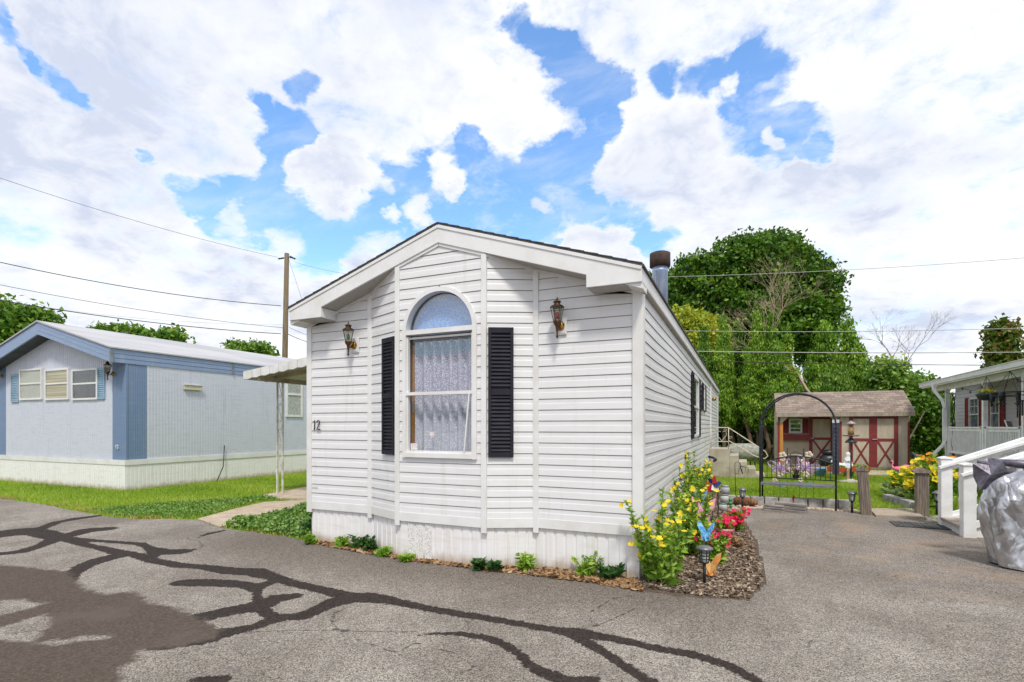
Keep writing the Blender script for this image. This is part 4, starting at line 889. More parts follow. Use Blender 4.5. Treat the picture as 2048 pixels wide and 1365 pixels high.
# stairs with railings
ST = thing('porch_stairs', 'white wooden porch stairs with two sloping railings', 'stairs', (2.78, 8.9, 0))
DKW = mat('weathered_tread', (.42,.36,.30), (.30,.25,.21), .9, scale=4, stretch=(4,1,1), bump=.3, bscale=20)
for k in range(4):
    b = MB(); b.box(-.08+k*.40, .38+k*.40, .06, .80, .145+k*.155-.035, .145+k*.155); b.build('tread', DKW, ST)
b = MB(); 
for k in range(4): b.box(-.04+k*.40, -.02+k*.40, .07, .79, k*.155, .145+k*.155-.036)
b.box(1.62, 3.0, -.2, 1.5, .62, .70); b.build('riser', PW, ST)
b = MB()
for y in (.02, .81): b.prism([(-.04, 0), (-.04, .12), (1.6, .74), (1.6, .35), (.5, 0)], y, y+.04)
b.build('stringer', PW, ST)
for y, zb, top in ((.86, 0.02, 1.01), (0, 0, .97)):
    b = MB(); b.box(-.07, .07, y-.07, y+.07, zb, top); b.box(-.085, .085, y-.085, y+.085, top, top+.02); b.prism([(-.08,top+.02),(.08,top+.02),(0,top+.04)], y-.08, y+.08); b.build('newel_post', PW, ST, bev=.006)
    sl = .42; b = MB()
    b.bar((.06, y, top-.09), (2.2, y, top-.09+sl*2.14), .10, .13); b.bar((-.10, y-.09, top-.13), (2.2, y-.09, top-.13+sl*2.14), .04, .045); b.bar((.06, y, .17), (2.2, y, .17+sl*2.14), .04, .09)
    b.build('handrail', PW, ST, bev=.006)
    x = .18
    while x < 2.1:
        b = MB(); zl = .17+sl*x; zt = top-.12+sl*x
        b.lathe([(.020,zl),(.020,zl+.14),(.030,zl+.17),(.018,zl+.22),(.026,(zl+zt)/2),(.018,zt-.22),(.030,zt-.16),(.020,zt-.12),(.020,zt)], (x, y, 0), 8); b.build('baluster', PW, ST); x += .17
# covered motorcycle: silver tarp
def tarp():
    bm_ = MB(); nu, nv = 240, 120; vs = []
    sil = [(-1.22,.0,.30),(-1.10,.0,.50),(-.98,.95,.34),(-.80,1.14,.40),(-.55,1.06,.38),(-.2,1.10,.36),(.2,.98,.36),(.6,.92,.34),(1.0,1.0,.3),(1.25,.8,.25)]
    rg = np.random.default_rng(3); folds = [(rg.uniform(4, 16), rg.uniform(0, 6), rg.uniform(-3, 3), rg.uniform(.5, 1)) for _ in range(9)]
    for i in range(nu):
        th = 2*math.pi*i/nu; cx, cy = math.cos(th), math.sin(th)
        for j in range(nv):
            t_ = j/(nv-1)                                   # 0 at the hem, 1 at the crest
            X = 1.18*cx; Y = .40*cy
            s = (1-t_); q = s**.55 if s > 0 else 0
            hump = 1.00+.10*math.exp(-((X*q+.72)/.22)**2)+.07*math.exp(-((X*q-.75)/.3)**2)-.05*math.exp(-((X*q-.1)/.3)**2)
            z = hump*(1-(1-t_)**2.4) if t_ > 0 else 0
            bul = 1+.10*math.sin(math.pi*min(1, t_*1.5))
            x = X*(max(1-t_, 0)**.24)*bul; y = Y*(max(1-t_, 0)**.42)*bul
            f = 0
            for fr, ph, sk_, am in folds: f += am*(abs(math.sin(fr*th*.5+ph+sk_*t_*2.2))-.5)
            f2 = sum(math.sin(7*a_*X+ph*3+9*t_*b_)*.5 for a_, ph, b_ in ((1, .3, 1), (1.7, 2., -1.3), (2.6, 4., .8)))
            am = .045*math.sin(math.pi*min(1, .15+t_*.9))*(1 if t_ < .85 else .5)
            x += cx*(f*am+f2*.008); y += cy*(f*am+f2*.008); z = max(.012, z+f*.010*t_+ f2*.006*t_)
            if t_ < .985:
                q_ = Vector((x*1.0, y*1.0, z*.55)); from_ = noise.noise
                rg_ = sum(a_*(1-2.2*abs(from_(q_*f_+Vector((7.1*k, 3.3*k, 1.7*k))))) for k, (f_, a_) in enumerate(((2.6, .034), (5.5, .022), (11.0, .012))))
                dd_ = Vector((cx*.9, cy*1.2, .35)).normalized()*rg_*min(1, (1-t_)*6); x += dd_.x; y += dd_.y; z = max(.012, z+dd_.z*.8)
            vs.append((x, y, z))
    fs = []
    for i in range(nu):
        for j in range(nv-1): a = i*nv+j; c = ((i+1) % nu)*nv+j; fs.append((a, c, c+1, a+1))
    bm_.add(vs, fs, 0, True); return bm_
TARP = bpy.data.materials.new('silver_tarp'); TARP.use_nodes = True; t = NT(TARP.node_tree)
o = t.add('ShaderNodeOutputMaterial'); bb = t.add('ShaderNodeBsdfPrincipled'); t.l.new(bb.outputs[0], o.inputs[0]); tcx = t.add('ShaderNodeTexCoord').outputs['Object']
t.l.new(t.mix(t.ss(t.noise(tcx, 5, 5, .6), .35, .7), (.42,.425,.45), (.64,.645,.67)), bb.inputs['Base Color']); bb.inputs['Roughness'].default_value = .33; bb.inputs['Metallic'].default_value = .75
bn = t.add('ShaderNodeBump'); bn.inputs['Strength'].default_value = .9; bn.inputs['Distance'].default_value = .035
cr = t.math('ABSOLUTE', t.math('SUBTRACT', t.noise(t.mapping(tcx, (1, 1, .45), rot=(.3,.5,.2)), 1.7, 2, .5, 1.6), .5)); cr2 = t.math('ABSOLUTE', t.math('SUBTRACT', t.noise(t.mapping(tcx, (1.2, 1, .7), loc=(3,1,2), rot=(-.6,.2,.9)), 3.4, 2, .5, 1.2), .5))
t.l.new(t.math('ADD', t.math('MULTIPLY', cr, 3.0), t.math('ADD', t.math('MULTIPLY', cr2, 1.5), t.math('MULTIPLY', t.noise(tcx, 22, 4, .6), .10))), bn.inputs['Height']); geo = t.add('ShaderNodeNewGeometry').outputs['Normal']; wv_ = t.add('ShaderNodeTexNoise'); t.l.new(tcx, wv_.inputs['Vector']); wv_.inputs['Scale'].default_value = 3.5; wv_.inputs['Detail'].default_value = 2
dst = t.vmath('ADD', tcx, t.vmath('MULTIPLY', t.vmath('SUBTRACT', wv_.outputs['Color'], (.5,.5,.5)), (.35,.35,.35)))
f1 = t.vmath('MULTIPLY', t.vmath('SUBTRACT', t.vor(t.mapping(dst, (1,1,.55), rot=(.2,.1,.4)), 5.5, 'Color'), (.5,.5,.5)), (.50,.50,.42)); f2 = t.vmath('MULTIPLY', t.vmath('SUBTRACT', t.vor(t.mapping(dst, (1,1,.6), rot=(-.3,.2,.1)), 13, 'Color'), (.5,.5,.5)), (.28,.28,.25))
t.l.new(t.vmath('NORMALIZE', t.vmath('ADD', bn.outputs[0], t.vmath('ADD', f1, f2))), bb.inputs['Normal'])
MC = thing('covered_motorcycle', 'motorcycle under a crumpled silver tarp beside the porch stairs', 'motorcycle cover', (3.66, 7.0, 0), R(-14))
tarp().build('tarp', TARP, MC)
b = MB(Matrix.Translation((-1.16, .20, .98))); 
b.add([(-.20,-.02,.10),(-.07,.03,.16),(.05,-.04,.13),(.10,.02,.02),(-.02,.05,-.18),(-.14,-.05,-.20),(-.19,.02,-.06),(-.05,-.07,-.02)], [(0,1,7),(1,2,7),(2,3,7),(3,4,7),(4,5,7),(5,6,7),(6,0,7)], 0)
b.tube([(-.16,0,.12),(-.02,.02,.08),(.14,.05,-.02)], [.02,.03,.05], 7); b.tube([(.0,.12,.12),(.2,.16,.10),(.5,.18,.08),(.9,.15,.02)], [.03,.05,.06,.05], 8); b.build('gathered_cover', mat('purple_grey_cover', (.20,.19,.23), (.10,.09,.12), .4, metal=.3, scale=12, bump=.8, bscale=20), MC)
# door mat
dm = MB(Matrix.Translation(tuple((G(1815,1047)+G(1895,1062))/2)) @ Matrix.Rotation(R(-2), 4, 'Z'))
for k in range(13): dm.box(-.42+k*.066, -.40+k*.066+.015, -.22, .22, .010, .022)
for k in range(8): dm.box(-.42, .42, -.22+k*.06, -.20+k*.06, .010, .024)
tag(dm.build('door_mat', mat('rubber', (.06,.06,.06), (.10,.10,.10), .8)), 'black open-grid rubber mat on the asphalt by the stairs', 'door mat')
# ================================================================ shed
BEIGE = mat('shed_beige', (.56,.48,.38), (.44,.37,.29), .85, scale=3, detail=6, stretch=(1,1,.6), bump=.2, bscale=40)
RS = mat('tan_shingle', (.30,.235,.19), (.19,.15,.125), .95, scale=22, bump=.5, bscale=60)
fc = D(1818, 942, 17.53); SW_, SD_ = 3.94, 2.4
SX = fc.x-SW_/2; SY = fc.y
Sh = thing('garden_shed', 'tan wooden shed with dark red doors and trim at the back of the lawn', 'shed', (SX, SY, 0))
sh2 = SW_/2; xp = -sh2+1.95; he = 1.92; hr = 2.72
wl = MB()
GRV = mat('board_groove', (.10,.085,.065), None, .9)
def boards(b, p0, p1, z0, z1, top=None): ribs(b, p0, p1, z0, z1, .2, .006, top=top, w=.10)
boards(wl, (xp, 0), (sh2, 0), .08, he); boards(wl, (-sh2, .95), (xp, .95), .08, he); boards(wl, (xp-.0, .95), (xp-.0, 0), .08, he) if False else wl.box(xp-.02, xp+.0, 0.02, .95, .08, he)
gt = lambda s: he+.75*(1-abs(s-SD_/2)/(SD_/2))
boards(wl, (sh2, 0), (sh2, SD_), .08, 9, gt); boards(wl, (-sh2, SD_), (-sh2, .95), .08, 9, lambda s: gt(s)); wl.box(-sh2+.01, sh2-.01, SD_-.02, SD_, .08, he)
wl.add([(-sh2,.95,he-.25),(-sh2,0,he-.25),(-sh2,0,he),(-sh2,.95,gt(.95))], [(0,3,2,1)])
wl.prism([(-sh2+.08,he),(-sh2+.42,he),(-sh2+.08,he-.36)], .0, .04); wl.prism([(xp-.08,he),(xp-.38,he),(xp-.08,he-.34)], 0, .04); wl.box(-sh2, xp, .0, .05, he-.06, he+.05)
wl.build('wall', BEIGE, Sh)
b = MB(); b.box(-sh2-.05, sh2+.05, -.05, SD_, .0, .08); b.build('floor', mat('shed_floor', (.34,.29,.24), (.25,.21,.17), .9), Sh)
b = MB(); b.prism([(-.18, he+.0), (-.18, he+.045), (SD_/2, hr+.05), (SD_+.1, he+.04), (SD_+.1, he), (SD_/2, hr)], -sh2-.06, sh2+.12, 'x')
# shingle courses
n = 11
for k in range(n):
    y0 = -.20+k*(SD_/2+.2)/n; z0 = he+.05+k*(hr-he)/n; x = -sh2-.07
    off = (k % 2)*.11
    while x < sh2+.12:
        x1 = min(x+.22-off, sh2+.13); off = 0
        dzr = random.uniform(0, .006); sl_ = (hr-he)/(SD_/2+.2); dy = (SD_/2+.2)/n*1.25
        b.add([(x+.004,y0,z0+.012+dzr),(x1,y0,z0+.012+dzr),(x1,y0+dy,z0+sl_*dy+.002),(x+.004,y0+dy,z0+sl_*dy+.002),(x+.004,y0,z0-.005),(x1,y0,z0-.005)], [(0,1,2,3),(4,5,1,0)], random.choice((0,0,1,2))); x = x1
b.build('roof', [RS, mat('tan_shingle_light', (.34,.275,.225), (.26,.2,.165), .95, scale=22, bump=.4), mat('tan_shingle_dark', (.23,.18,.15), (.17,.13,.11), .95, scale=22, bump=.4)], Sh)
b = MB(); x = -sh2-.06
while x < sh2+.1: b.box(x+.003, min(x+.197, sh2+.12), -.205, -.182, he-.075, he+.055); x += .2
b.build('fascia', mat('fascia_tan', (.40,.34,.27), (.30,.25,.20), .85, scale=5), Sh)
def xdoor(x0, x1, y, z0, z1, parts=1):
    b = MB(); ribs(b, (x0+.05, y-.012), (x1-.05, y-.012), z0, z1, .15, .005, w=.1); do = b.build('door', BEIGE, Sh)
    f = .115; b = MB(); yy = y-.032
    b.box(x0, x0+f, yy, y, z0, z1); b.box(x1-f, x1, yy, y, z0, z1); b.box(x0+f, x1-f, yy, y, z1-.14, z1); zm = z0+(z1-z0)*.52
    b.box(x0+f, x1-f, yy, y, zm-.045, zm+.045)
    for (a, c) in (((x0+f, z0+.02), (x1-f, zm-.03)), ((x0+f, zm-.03), (x1-f, z0+.02))): b.bar((a[0], yy+.014-(.003 if a[1] < c[1] else 0), a[1]), (c[0], yy+.014-(.003 if a[1] < c[1] else 0), c[1]), .024, .075, up=(0,1,0)) if False else b.prism([(a[0], a[1]-.058), (c[0], c[1]-.058), (c[0], c[1]+.058), (a[0], a[1]+.058)], yy+(.004 if a[1] < c[1] else .001), y-.005)
    b.build('door_trim', REDP, do); return do
def sx(px, y=0): return UU(px, SY+y)-SX
xd0, xd1, xd2 = sx(1698), sx(1746), sx(1796)
xdoor(xd0, xd1, 0, .1, he-.02); d2 = xdoor(xd1, xd2, 0, .1, he-.02)
b = MB(); b.bar((xd1-.03,-.045,1.05),(xd1+.12,-.045,1.05),.03); b.build('handle', mat('galvanised_latch', (.6,.6,.6), None, .4, metal=.7), d2)
xe0, xe1 = sx(1618, .95), sx(1668, .95); d3 = xdoor(xe0, xe1, .95, .1, he-.02)
b = MB(); b.bar((xe0+.02,.9,1.05),(xe0+.14,.9,1.05),.03); b.build('handle', mat('latch', (.6,.6,.6), None, .4, metal=.7), d3)
b = MB(); b.box(xp-.02, xp+.05, -.025, -.0, .08, he-.25); b.build('corner_board', REDP, Sh); b = MB(); b.box(sh2-.04, sh2+.02, -.025, -.0, .08, he-.28); b.build('corner_board', REDP, Sh); b = MB(); b.box(-sh2-.01, -sh2+.05, -.02, .05, .08, he-.3); b.build('corner_board', REDP, Sh)
b = MB(); b.box(-sh2+.065, -sh2+.165, -.03, .07, .08, he-.3); b.build('porch_post', mat('new_pine', (.62,.27,.05), (.50,.20,.04), .6, stretch=(1,1,.2), scale=10), Sh)
wx0, wx1 = sx(1578, .95), sx(1604, .95); z0, z1 = 1.25, 1.78
b = MB(); b.box(wx0, wx0+.05, .90, .95, z0, z1); b.box(wx1-.05, wx1, .90, .95, z0, z1); b.box(wx0+.05, wx1-.05, .902, .95, z0, z0+.05); b.box(wx0+.05, wx1-.05, .902, .95, z1-.05, z1); b.box(wx0+.05, wx1-.05, .905, .95, z0+.16, z0+.19); b.box(wx0+.05, wx1-.05, .905, .95, z0+.32, z0+.35); wo = b.build('window', TRIM, Sh)
b = MB(); b.box(wx0+.05, wx1-.05, .925, .930, z0+.05, z1-.05); b.build('pane', glassmat('shed_glass', (.5,.55,.6), a=.5), wo)
for xx in (wx0-.22, wx1+.02): shutter(Sh, Matrix.Translation((xx, .945, z0-.02)), .2, z1-z0+.04, REDP, .06, False)
b = MB(); b.box(wx0-.2, wx1+.3, .78, .94, z0-.28, z0-.05); b.build('window_box', REDP, Sh)
# ================================================================ back garden objects
def at(px, py, z=0): return G(px, py, z)
# concrete steps by the white home
CST = mat('step_concrete', (.50,.45,.37), (.36,.31,.24), .9, scale=3, detail=7, bump=.3, bscale=40, fine=.25)
pst = G(1421, 955); SCx = -.90; sv = pst.y
Sp = thing('garden_steps', 'weathered concrete steps with a white iron handrail by the side door', 'steps', (SCx, sv, 0))
def su(px): return UU(px, sv)-SCx
hts = [.84, .66, .48, .30, .13]; pxs = [1421, 1459, 1477, 1494, 1512, 1530]
b = MB()
for i in range(5): b.box(su(pxs[i]) if i else 0, su(pxs[i+1]), .0 if i < 4 else .1, 1.25, 0 if i else 0, hts[i])
b.build('steps', CST, Sp, bev=.012)
b = MB(); WI = mat('cream_iron', (.66,.60,.50), (.50,.42,.32), .5, scale=30)
zt = 1.46; xa, xb = .05, su(1457)
b.tube([(xa, .06, zt), (xb, .06, zt)], .018, 6); b.tube([(xb, .06, .84), (xb, .06, zt)], .016, 6); b.tube([(xa, .06, .84), (xa, .06, zt)], .014, 6); b.tube([(xa,.06,1.05),(xb,.06,1.05)], .012, 5)
b.tube([(xb, .06, zt), (su(1531), .06, .78), (su(1536), .06, .66), (su(1530), .06, .58), (su(1520), .06, .60), (su(1508), .06, .66), (su(1484), .06, .86), (xb, .06, 1.08)], .017, 6)
for sg, c_ in ((1, .33), (-1, .33)): b.tube([(xa+c_*.9+sg*.0, .06, 1.07), (xa+c_*.9+sg*.13, .06, 1.24), (xa+c_*.9+sg*.11, .06, 1.36), (xa+c_*.9+sg*.03, .06, 1.34)], .009, 5)
scroll(b, xa+.12, 1.38, .05, 1, .06); scroll(b, xb-.08, 1.38, .05, -1, .06); scroll(b, xb+.05, 1.16, .05, 1, .06)
b.build('handrail', WI, Sp)
# oil tank
tp = D(1485, 905, 17.6); T_ = thing('oil_tank', 'grey weathered oval oil tank behind the concrete steps', 'tank', (tp.x, tp.y, 0), R(20))
b = MB()
prof = []
for i in range(13): a = -math.pi/2+math.pi*i/12; prof.append((.30*math.cos(a), .22*math.sin(a)))
vs = []; n = 20
xs_ = [-.50,-.48,-.40,-.25,.25,.40,.48,.50]; rs_ = [.30,.72,.93,1,1,.93,.72,.30]
for x, r in zip(xs_, rs_):
    for j in range(n): a = 2*math.pi*j/n; vs.append((x, .30*r*math.cos(a), .62+.30*r*math.sin(a)))
b.add(vs, [(i*n+j, i*n+(j+1) % n, (i+1)*n+(j+1) % n, (i+1)*n+j) for i in range(7) for j in range(n)], 0, True); b.add(vs[:n], [tuple(range(n-1,-1,-1))]); b.add(vs[-n:], [tuple(range(n))])
b.build('tank_shell', mat('grey_green_tank', (.36,.38,.33), (.20,.19,.15), .75, scale=7, bump=.2), T_)
b = MB(); [b.tube([(x, y, 0), (x*.9, y*.9, .45)], .02, 6) for x in (-.35, .35) for y in (-.2, .2)]; b.tube([(0,0,.9),(0,0,1.02)], .02, 6); b.build('leg_frame', METAL_BLACK, T_)
# arbor bench
pl = G(1520, 1012); pr = G(1672, 1023); dv = (pr-pl); AW_ = dv.length; ang = math.atan2(dv.y, dv.x)
Ar = thing('arbor_bench', 'black metal garden arch with a bench seat at the end of the driveway', 'garden arch', (pl.x, pl.y, 0), ang)
dp = .42; rr = AW_/2; zc = 2.10-rr
b = MB()
for y in (0, dp):
    pts = [(0, y, 0), (0, y, zc)]+[(rr-rr*math.cos(a), y, zc+rr*math.sin(a)) for a in np.linspace(.15, math.pi-.15, 20)]+[(AW_, y, zc), (AW_, y, 0)]; b.tube(pts, .0145, 8)
for a in np.linspace(.5, math.pi-.5, 5): b.tube([(rr-rr*math.cos(a), 0, zc+rr*math.sin(a)), (rr-rr*math.cos(a), dp, zc+rr*math.sin(a))], .008, 6)
b.build('arch', METAL_BLACK, Ar)
b = MB()
for x in (0, AW_):
    for z in (.45, .95, zc): b.tube([(x, 0, z), (x, dp, z)], .010, 6)
    for y in (.10, .21, .32): b.tube([(x, y, .45), (x, y, zc)], .007, 5)
b.build('side_panel', METAL_BLACK, Ar)
b = MB(); b.box(.01, AW_-.01, -.01, dp, .405, .425); [b.box(.01, AW_-.01, -.012+k*.072, .04+k*.072, .426, .434) for k in range(6)]; b.build('seat', mat('seat_mesh', (.16,.16,.19), (.28,.28,.31), .5, metal=.4, scale=40), Ar)
b = MB(); n = 15
b.tube([(AW_*t_, dp, .80+.13*math.sin(math.pi*t_)) for t_ in np.linspace(0, 1, 16)], .013, 6); b.tube([(0, dp, .50), (AW_, dp, .50)], .010, 6)
for i in range(1, n): t_ = i/n; b.tube([(AW_*t_, dp, .50), (AW_*t_, dp, .80+.13*math.sin(math.pi*t_))], .006, 5)
b.build('backrest', METAL_BLACK, Ar)
b = MB(); b.box(AW_-.055, AW_+.055, .40, .415, .62, 1.62); pn = b.build('name_panel', mat('slate_panel', (.035,.045,.07), (.06,.07,.10), .5), Ar)
b = MB(); b.box(AW_-.055, AW_+.055, .385, .399, 1.56, 1.62)
for k in range(9): b.tube([(AW_-.02, .396, 1.50-k*.075), (AW_+.02, .396, 1.49-k*.075), (AW_-.01, .396, 1.455-k*.075), (AW_+.015, .396, 1.445-k*.075)], .004, 4)
b.build('lettering', mat('white_lettering', (.6,.62,.66), None, .6), pn)
# edging blocks
BLK = mat('grey_block', (.40,.39,.37), (.24,.23,.225), .9, scale=7, detail=6, bump=.6, bscale=40, fine=.3)
def edging(name, label, a, c, n, h, wd=.16, grp=None):
    a = Vector(a); c = Vector(c); r = thing(name, label, 'edging', (a.x, a.y, 0), math.atan2((c-a).y, (c-a).x)); L = (c-a).length/n
    for k in range(n):
        b = MB(); j = random.uniform(-.01, .01); b.add([(k*L+.006,j,0),((k+1)*L-.006,j,0),((k+1)*L-.006,wd+j,0),(k*L+.006,wd+j,0),(k*L+.012,.01+j,h+random.uniform(-.006,.006)),((k+1)*L-.012,.01+j,h),((k+1)*L-.012,wd-.01+j,h),(k*L+.012,wd-.01+j,h)],
              [(0,3,2,1),(4,5,6,7),(0,1,5,4),(1,2,6,5),(2,3,7,6),(3,0,4,7)]); b.build('block', BLK, r, bev=.008)
edging('block_edging', 'row of grey concrete edging blocks behind the arch', G(1446, 1009), G(1708, 1021), 9, .17)
edging('block_edging', 'pale block edging beside the yellow lilies and right gate post', G(1764, 1003), G(1832, 1024), 6, .15)
PEB = mat('peach_pebble', (.62,.46,.34), (.50,.40,.32), .8, scale=30)
def lumps(name, poly, n, r, m, flat_=.6):
    p = in_poly_pts(poly, n); b = MB()
    for x, y in p: q = r*random.uniform(.6, 1.3); b.ball((x, y, q*.3), (q*random.uniform(.8, 1.4), q*random.uniform(.8, 1.3), q*flat_), 6, 0, .15)
    return b.build(name, m)
tag(lumps('pebbles', [G(*q) for q in [(1446,1013),(1500,1011),(1600,1010),(1710,1021),(1720,1027),(1660,1022),(1590,1018),(1510,1018),(1460,1020)]], 420, .028, PEB), 'peach pebbles along the edging blocks under the arch', 'pebbles', kind='stuff')
tag(lumps('gravel', [(p_[0], p_[1]) for p_ in [(-.95,4.98),(-.6,4.93),(-.2,5.2),(-.4,5.4),(-.9,5.2)]], 60, .022, mat('grey_stone', (.35,.34,.32), (.2,.2,.2), .9)), 'small grey stones at the foot of the home corner', 'gravel', kind='stuff')
tag(lumps('gravel', [G(*q) for q in [(1852,1038),(1890,1036),(1895,1050),(1860,1046)]], 50, .045, mat('pale_rock', (.48,.44,.40), (.35,.30,.26), .9)), 'pale rocks at the foot of the porch stairs', 'gravel', kind='stuff')
SLATE = mat('slate_stone', (.30,.27,.25), (.20,.18,.17), .9, scale=4, stretch=(1,1,5), bump=.6, bscale=12)
for px, py, w_, h_, lab in ((1545, 1024, .36, .12, 'small flat stone lying left under the arch'), (1578, 1026, .52, .17, 'larger ridged stone slab lying under the arch')):
    c = G(px, py); b = MB(Matrix.Translation(c) @ Matrix.Rotation(R(-22), 4, 'Z')); 
    for k in range(3): q = .012*k; b.box(-w_/2+q, w_/2-q*.6, -.0+q*.3, .16-q, h_*k/3, h_*(k+1)/3-.003)
    tag(b.build('stone_slab', SLATE, bev=.01), lab, 'stone')
# lamps on stakes
def path_light(label, px, py, h=.40, dome=False):
    c = G(px, py); r = thing('path_light', label, 'garden light', c, 0, 'solar path lights')
    b = MB(); b.tube([(0,0,0),(0,0,h-.14)], .014 if dome else .02, 8); b.build('stake', METAL_BLACK, r)
    b = MB(); b.lathe([(.03,h-.145),(.036,h-.13),(.046,h-.02)], (0,0,0), 10); b.build('globe', mat('frosted_globe', (.50,.50,.46), (.36,.36,.34), .4), r)
    b = MB()
    for k in range(6): a = k*1.047; b.bar((.038*math.cos(a), .038*math.sin(a), h-.14), (.050*math.cos(a), .050*math.sin(a), h-.02), .007)
    b.lathe([(.022,h-.16),(.040,h-.15),(.042,h-.138)], (0,0,0), 12)
    if dome: [b.lathe([(.040+.003*k,h-.115+.03*k),(.045+.003*k,h-.110+.03*k),(.040+.003*k,h-.107+.03*k)], (0,0,0), 12) for k in range(3)]
    b.build('cage', METAL_BLACK, r)
    b = MB(); b.lathe([(.078,h-.025),(.080,h-.010),(.05,h+.006),(.02,h+.012)] if dome else [(.078,h-.022),(.076,h-.012),(.030,h+.022),(.012,h+.030)], (0,0,0), 14 if dome else 4*3); b.build('cap', mat('grey_cap', (.16,.165,.18), (.26,.27,.28), .4, metal=.4), r); return r
path_light('round topped solar light standing in the mulch nearest the road', 1409, 1170, .36, True)
path_light('solar lantern light beside the dog figure', 1485, 1019, .37)
path_light('solar lantern light left of the first gate post', 1704, 1027, .36)
path_light('solar lantern light beside the stairs, half hidden by the lilies', 1874, 1030, .38)
# shepherd hook
c = G(1472, 1007); b = MB(); b.tube([(0,0,0),(-.02,0,.72),(-.02,0,.76),(.0,0,.80),(.04,0,.81),(.07,0,.78)], .006, 6); b.tube([(-.02,0,.58),(.08,0,.57)], .005, 5); b.tube([(.07,0,.78),(.09,0,.66),(.12,0,.58)], .012, 6)
for k in range(4): b.tube([(.07,0,.74),(.07+.05*k,.01,.70),(.04+.06*k,0,.60)], .004, 4)
tag(b.build('shepherd_hook', METAL_BLACK, loc=c), 'thin black shepherd hook with a hanging metal ornament', 'plant hook')
# dog figure
c = G(1496, 1014); DG = thing('dog_figurine', 'brown curly lying dog garden figurine beside the solar light', 'figurine', c, R(-10))
b = MB(); b.ball((-.10,.05,.09), (.17,.09,.09), 14, 0, .07); b.ball((.02,.0,.05), (.09,.05,.04), 10, 0, .05); b.build('body', mat('dog_brown', (.24,.11,.055), (.12,.05,.025), .9, scale=30, bump=1, bscale=60), DG)
b = MB(); b.ball((.09,-.03,.10), (.075,.065,.065), 12, 0, .04); b.ball((.14,-.07,.08), (.035,.035,.03), 8); b.ball((.03,-.03,.09), (.025,.03,.06), 8); b.ball((.15,.0,.09), (.02,.03,.05), 8); b.ball((.165,-.09,.085), (.012,.012,.01), 6, 1); b.build('head', [mat('dog_head', (.30,.15,.08), (.18,.08,.04), .9, scale=30), BLACK], DG)
# red star, tiny
c = G(1586, 1014); b = MB(Matrix.Translation(c+Vector((0,0,.09))) @ Matrix.Rotation(R(-20), 4, 'Z') @ Matrix.Rotation(R(25), 4, 'Y'))
b.prism([((.14 if k % 2 == 0 else .05)*math.cos(k*math.pi/4+.3), (.14 if k % 2 == 0 else .05)*math.sin(k*math.pi/4+.3)) for k in range(8)], -.012, .012); b.lathe([(.03,0),(.035,.03),(.01,.04)], (0,-.02,.0), 8)
tag(b.build('red_ornament', mat('bright_red', (.70,.02,.02), None, .4)), 'bright red flower ornament leaning on the edging under the arch', 'ornament')
# butterfly stakes
PURP = mat('lilac_metal', (.50,.33,.60), (.60,.42,.60), .4); CREAM = mat('cream_enamel', (.78,.72,.52), (.80,.60,.50), .4, scale=12); TEAL = mat('blue_enamel', (.22,.42,.60), (.35,.50,.60), .4, scale=8)
def butterfly(b, M4, s):
    b.M = M4
    for sg in (-1, 1):
        for (cx, cz, rx, rz, rot) in ((.10, .05, .11, .055, .75), (.08, -.045, .07, .045, -.5)):
            pts = []
            for a in np.linspace(0, 6.283, 17):
                x, z = rx*math.cos(a), rz*math.sin(a); pts.append((sg*(cx+x*math.cos(rot)-z*math.sin(rot))*s, 0, (cz+x*math.sin(rot)+z*math.cos(rot))*s))
            b.tube(pts, .009*s, 5, cap=False)
            for q in (2, 5, 8, 11, 14): b.tube([(sg*.01*s, 0, 0), pts[q]], .006*s, 4)
    b.tube([(0,0,-.08*s),(0,0,.10*s)], .014*s, 6)
for px, py, tilt, z, lab in ((1560, 1005, -8, .68, 'lilac butterfly stake with a cream flower, left one at the bench'), (1612, 1007, 28, .70, 'lilac butterfly stake with a cream flower, right one at the bench')):
    c = G(px, py); r = thing('butterfly_stake', lab, 'garden ornament', c, R(-24), 'butterfly flower stakes')
    b = MB(); butterfly(b, Matrix.Translation((0,0,z)) @ Matrix.Rotation(R(tilt), 4, 'Y'), 1.15); b.build('butterfly', PURP, r)
    b = MB(); b.tube([(0,0,0),(0,0,z)], .004, 5); b.tube([(-.12,.01,0),(-.12,.01,.5)], .003, 4); b.tube([(.13,.01,0),(.13,.01,.45)], .003, 4); b.build('stake', METAL_BLACK, r)
    for cx, cz, q in ((.05, z+.24, .075), (-.10, z-.26, .05), (.0, z-.14, .06)):
        b = MB()
        for k in range(5): a = k*1.257; b.ball((cx+q*.6*math.cos(a), 0, cz+q*.6*math.sin(a)), (q*.5, .012, q*.5), 8)
        b.build('enamel_flower', CREAM, r)
    b = MB(); [b.prism([(0,.06),(sg*.06,.12),(sg*.15,.10),(sg*.10,.02),(sg*.03,.0)], -.004, .004) for sg in (-1, 1)]; b.v = [(x, y, zz+.30) for x, y, zz in b.v]; b.build('enamel_leaf', TEAL, r)
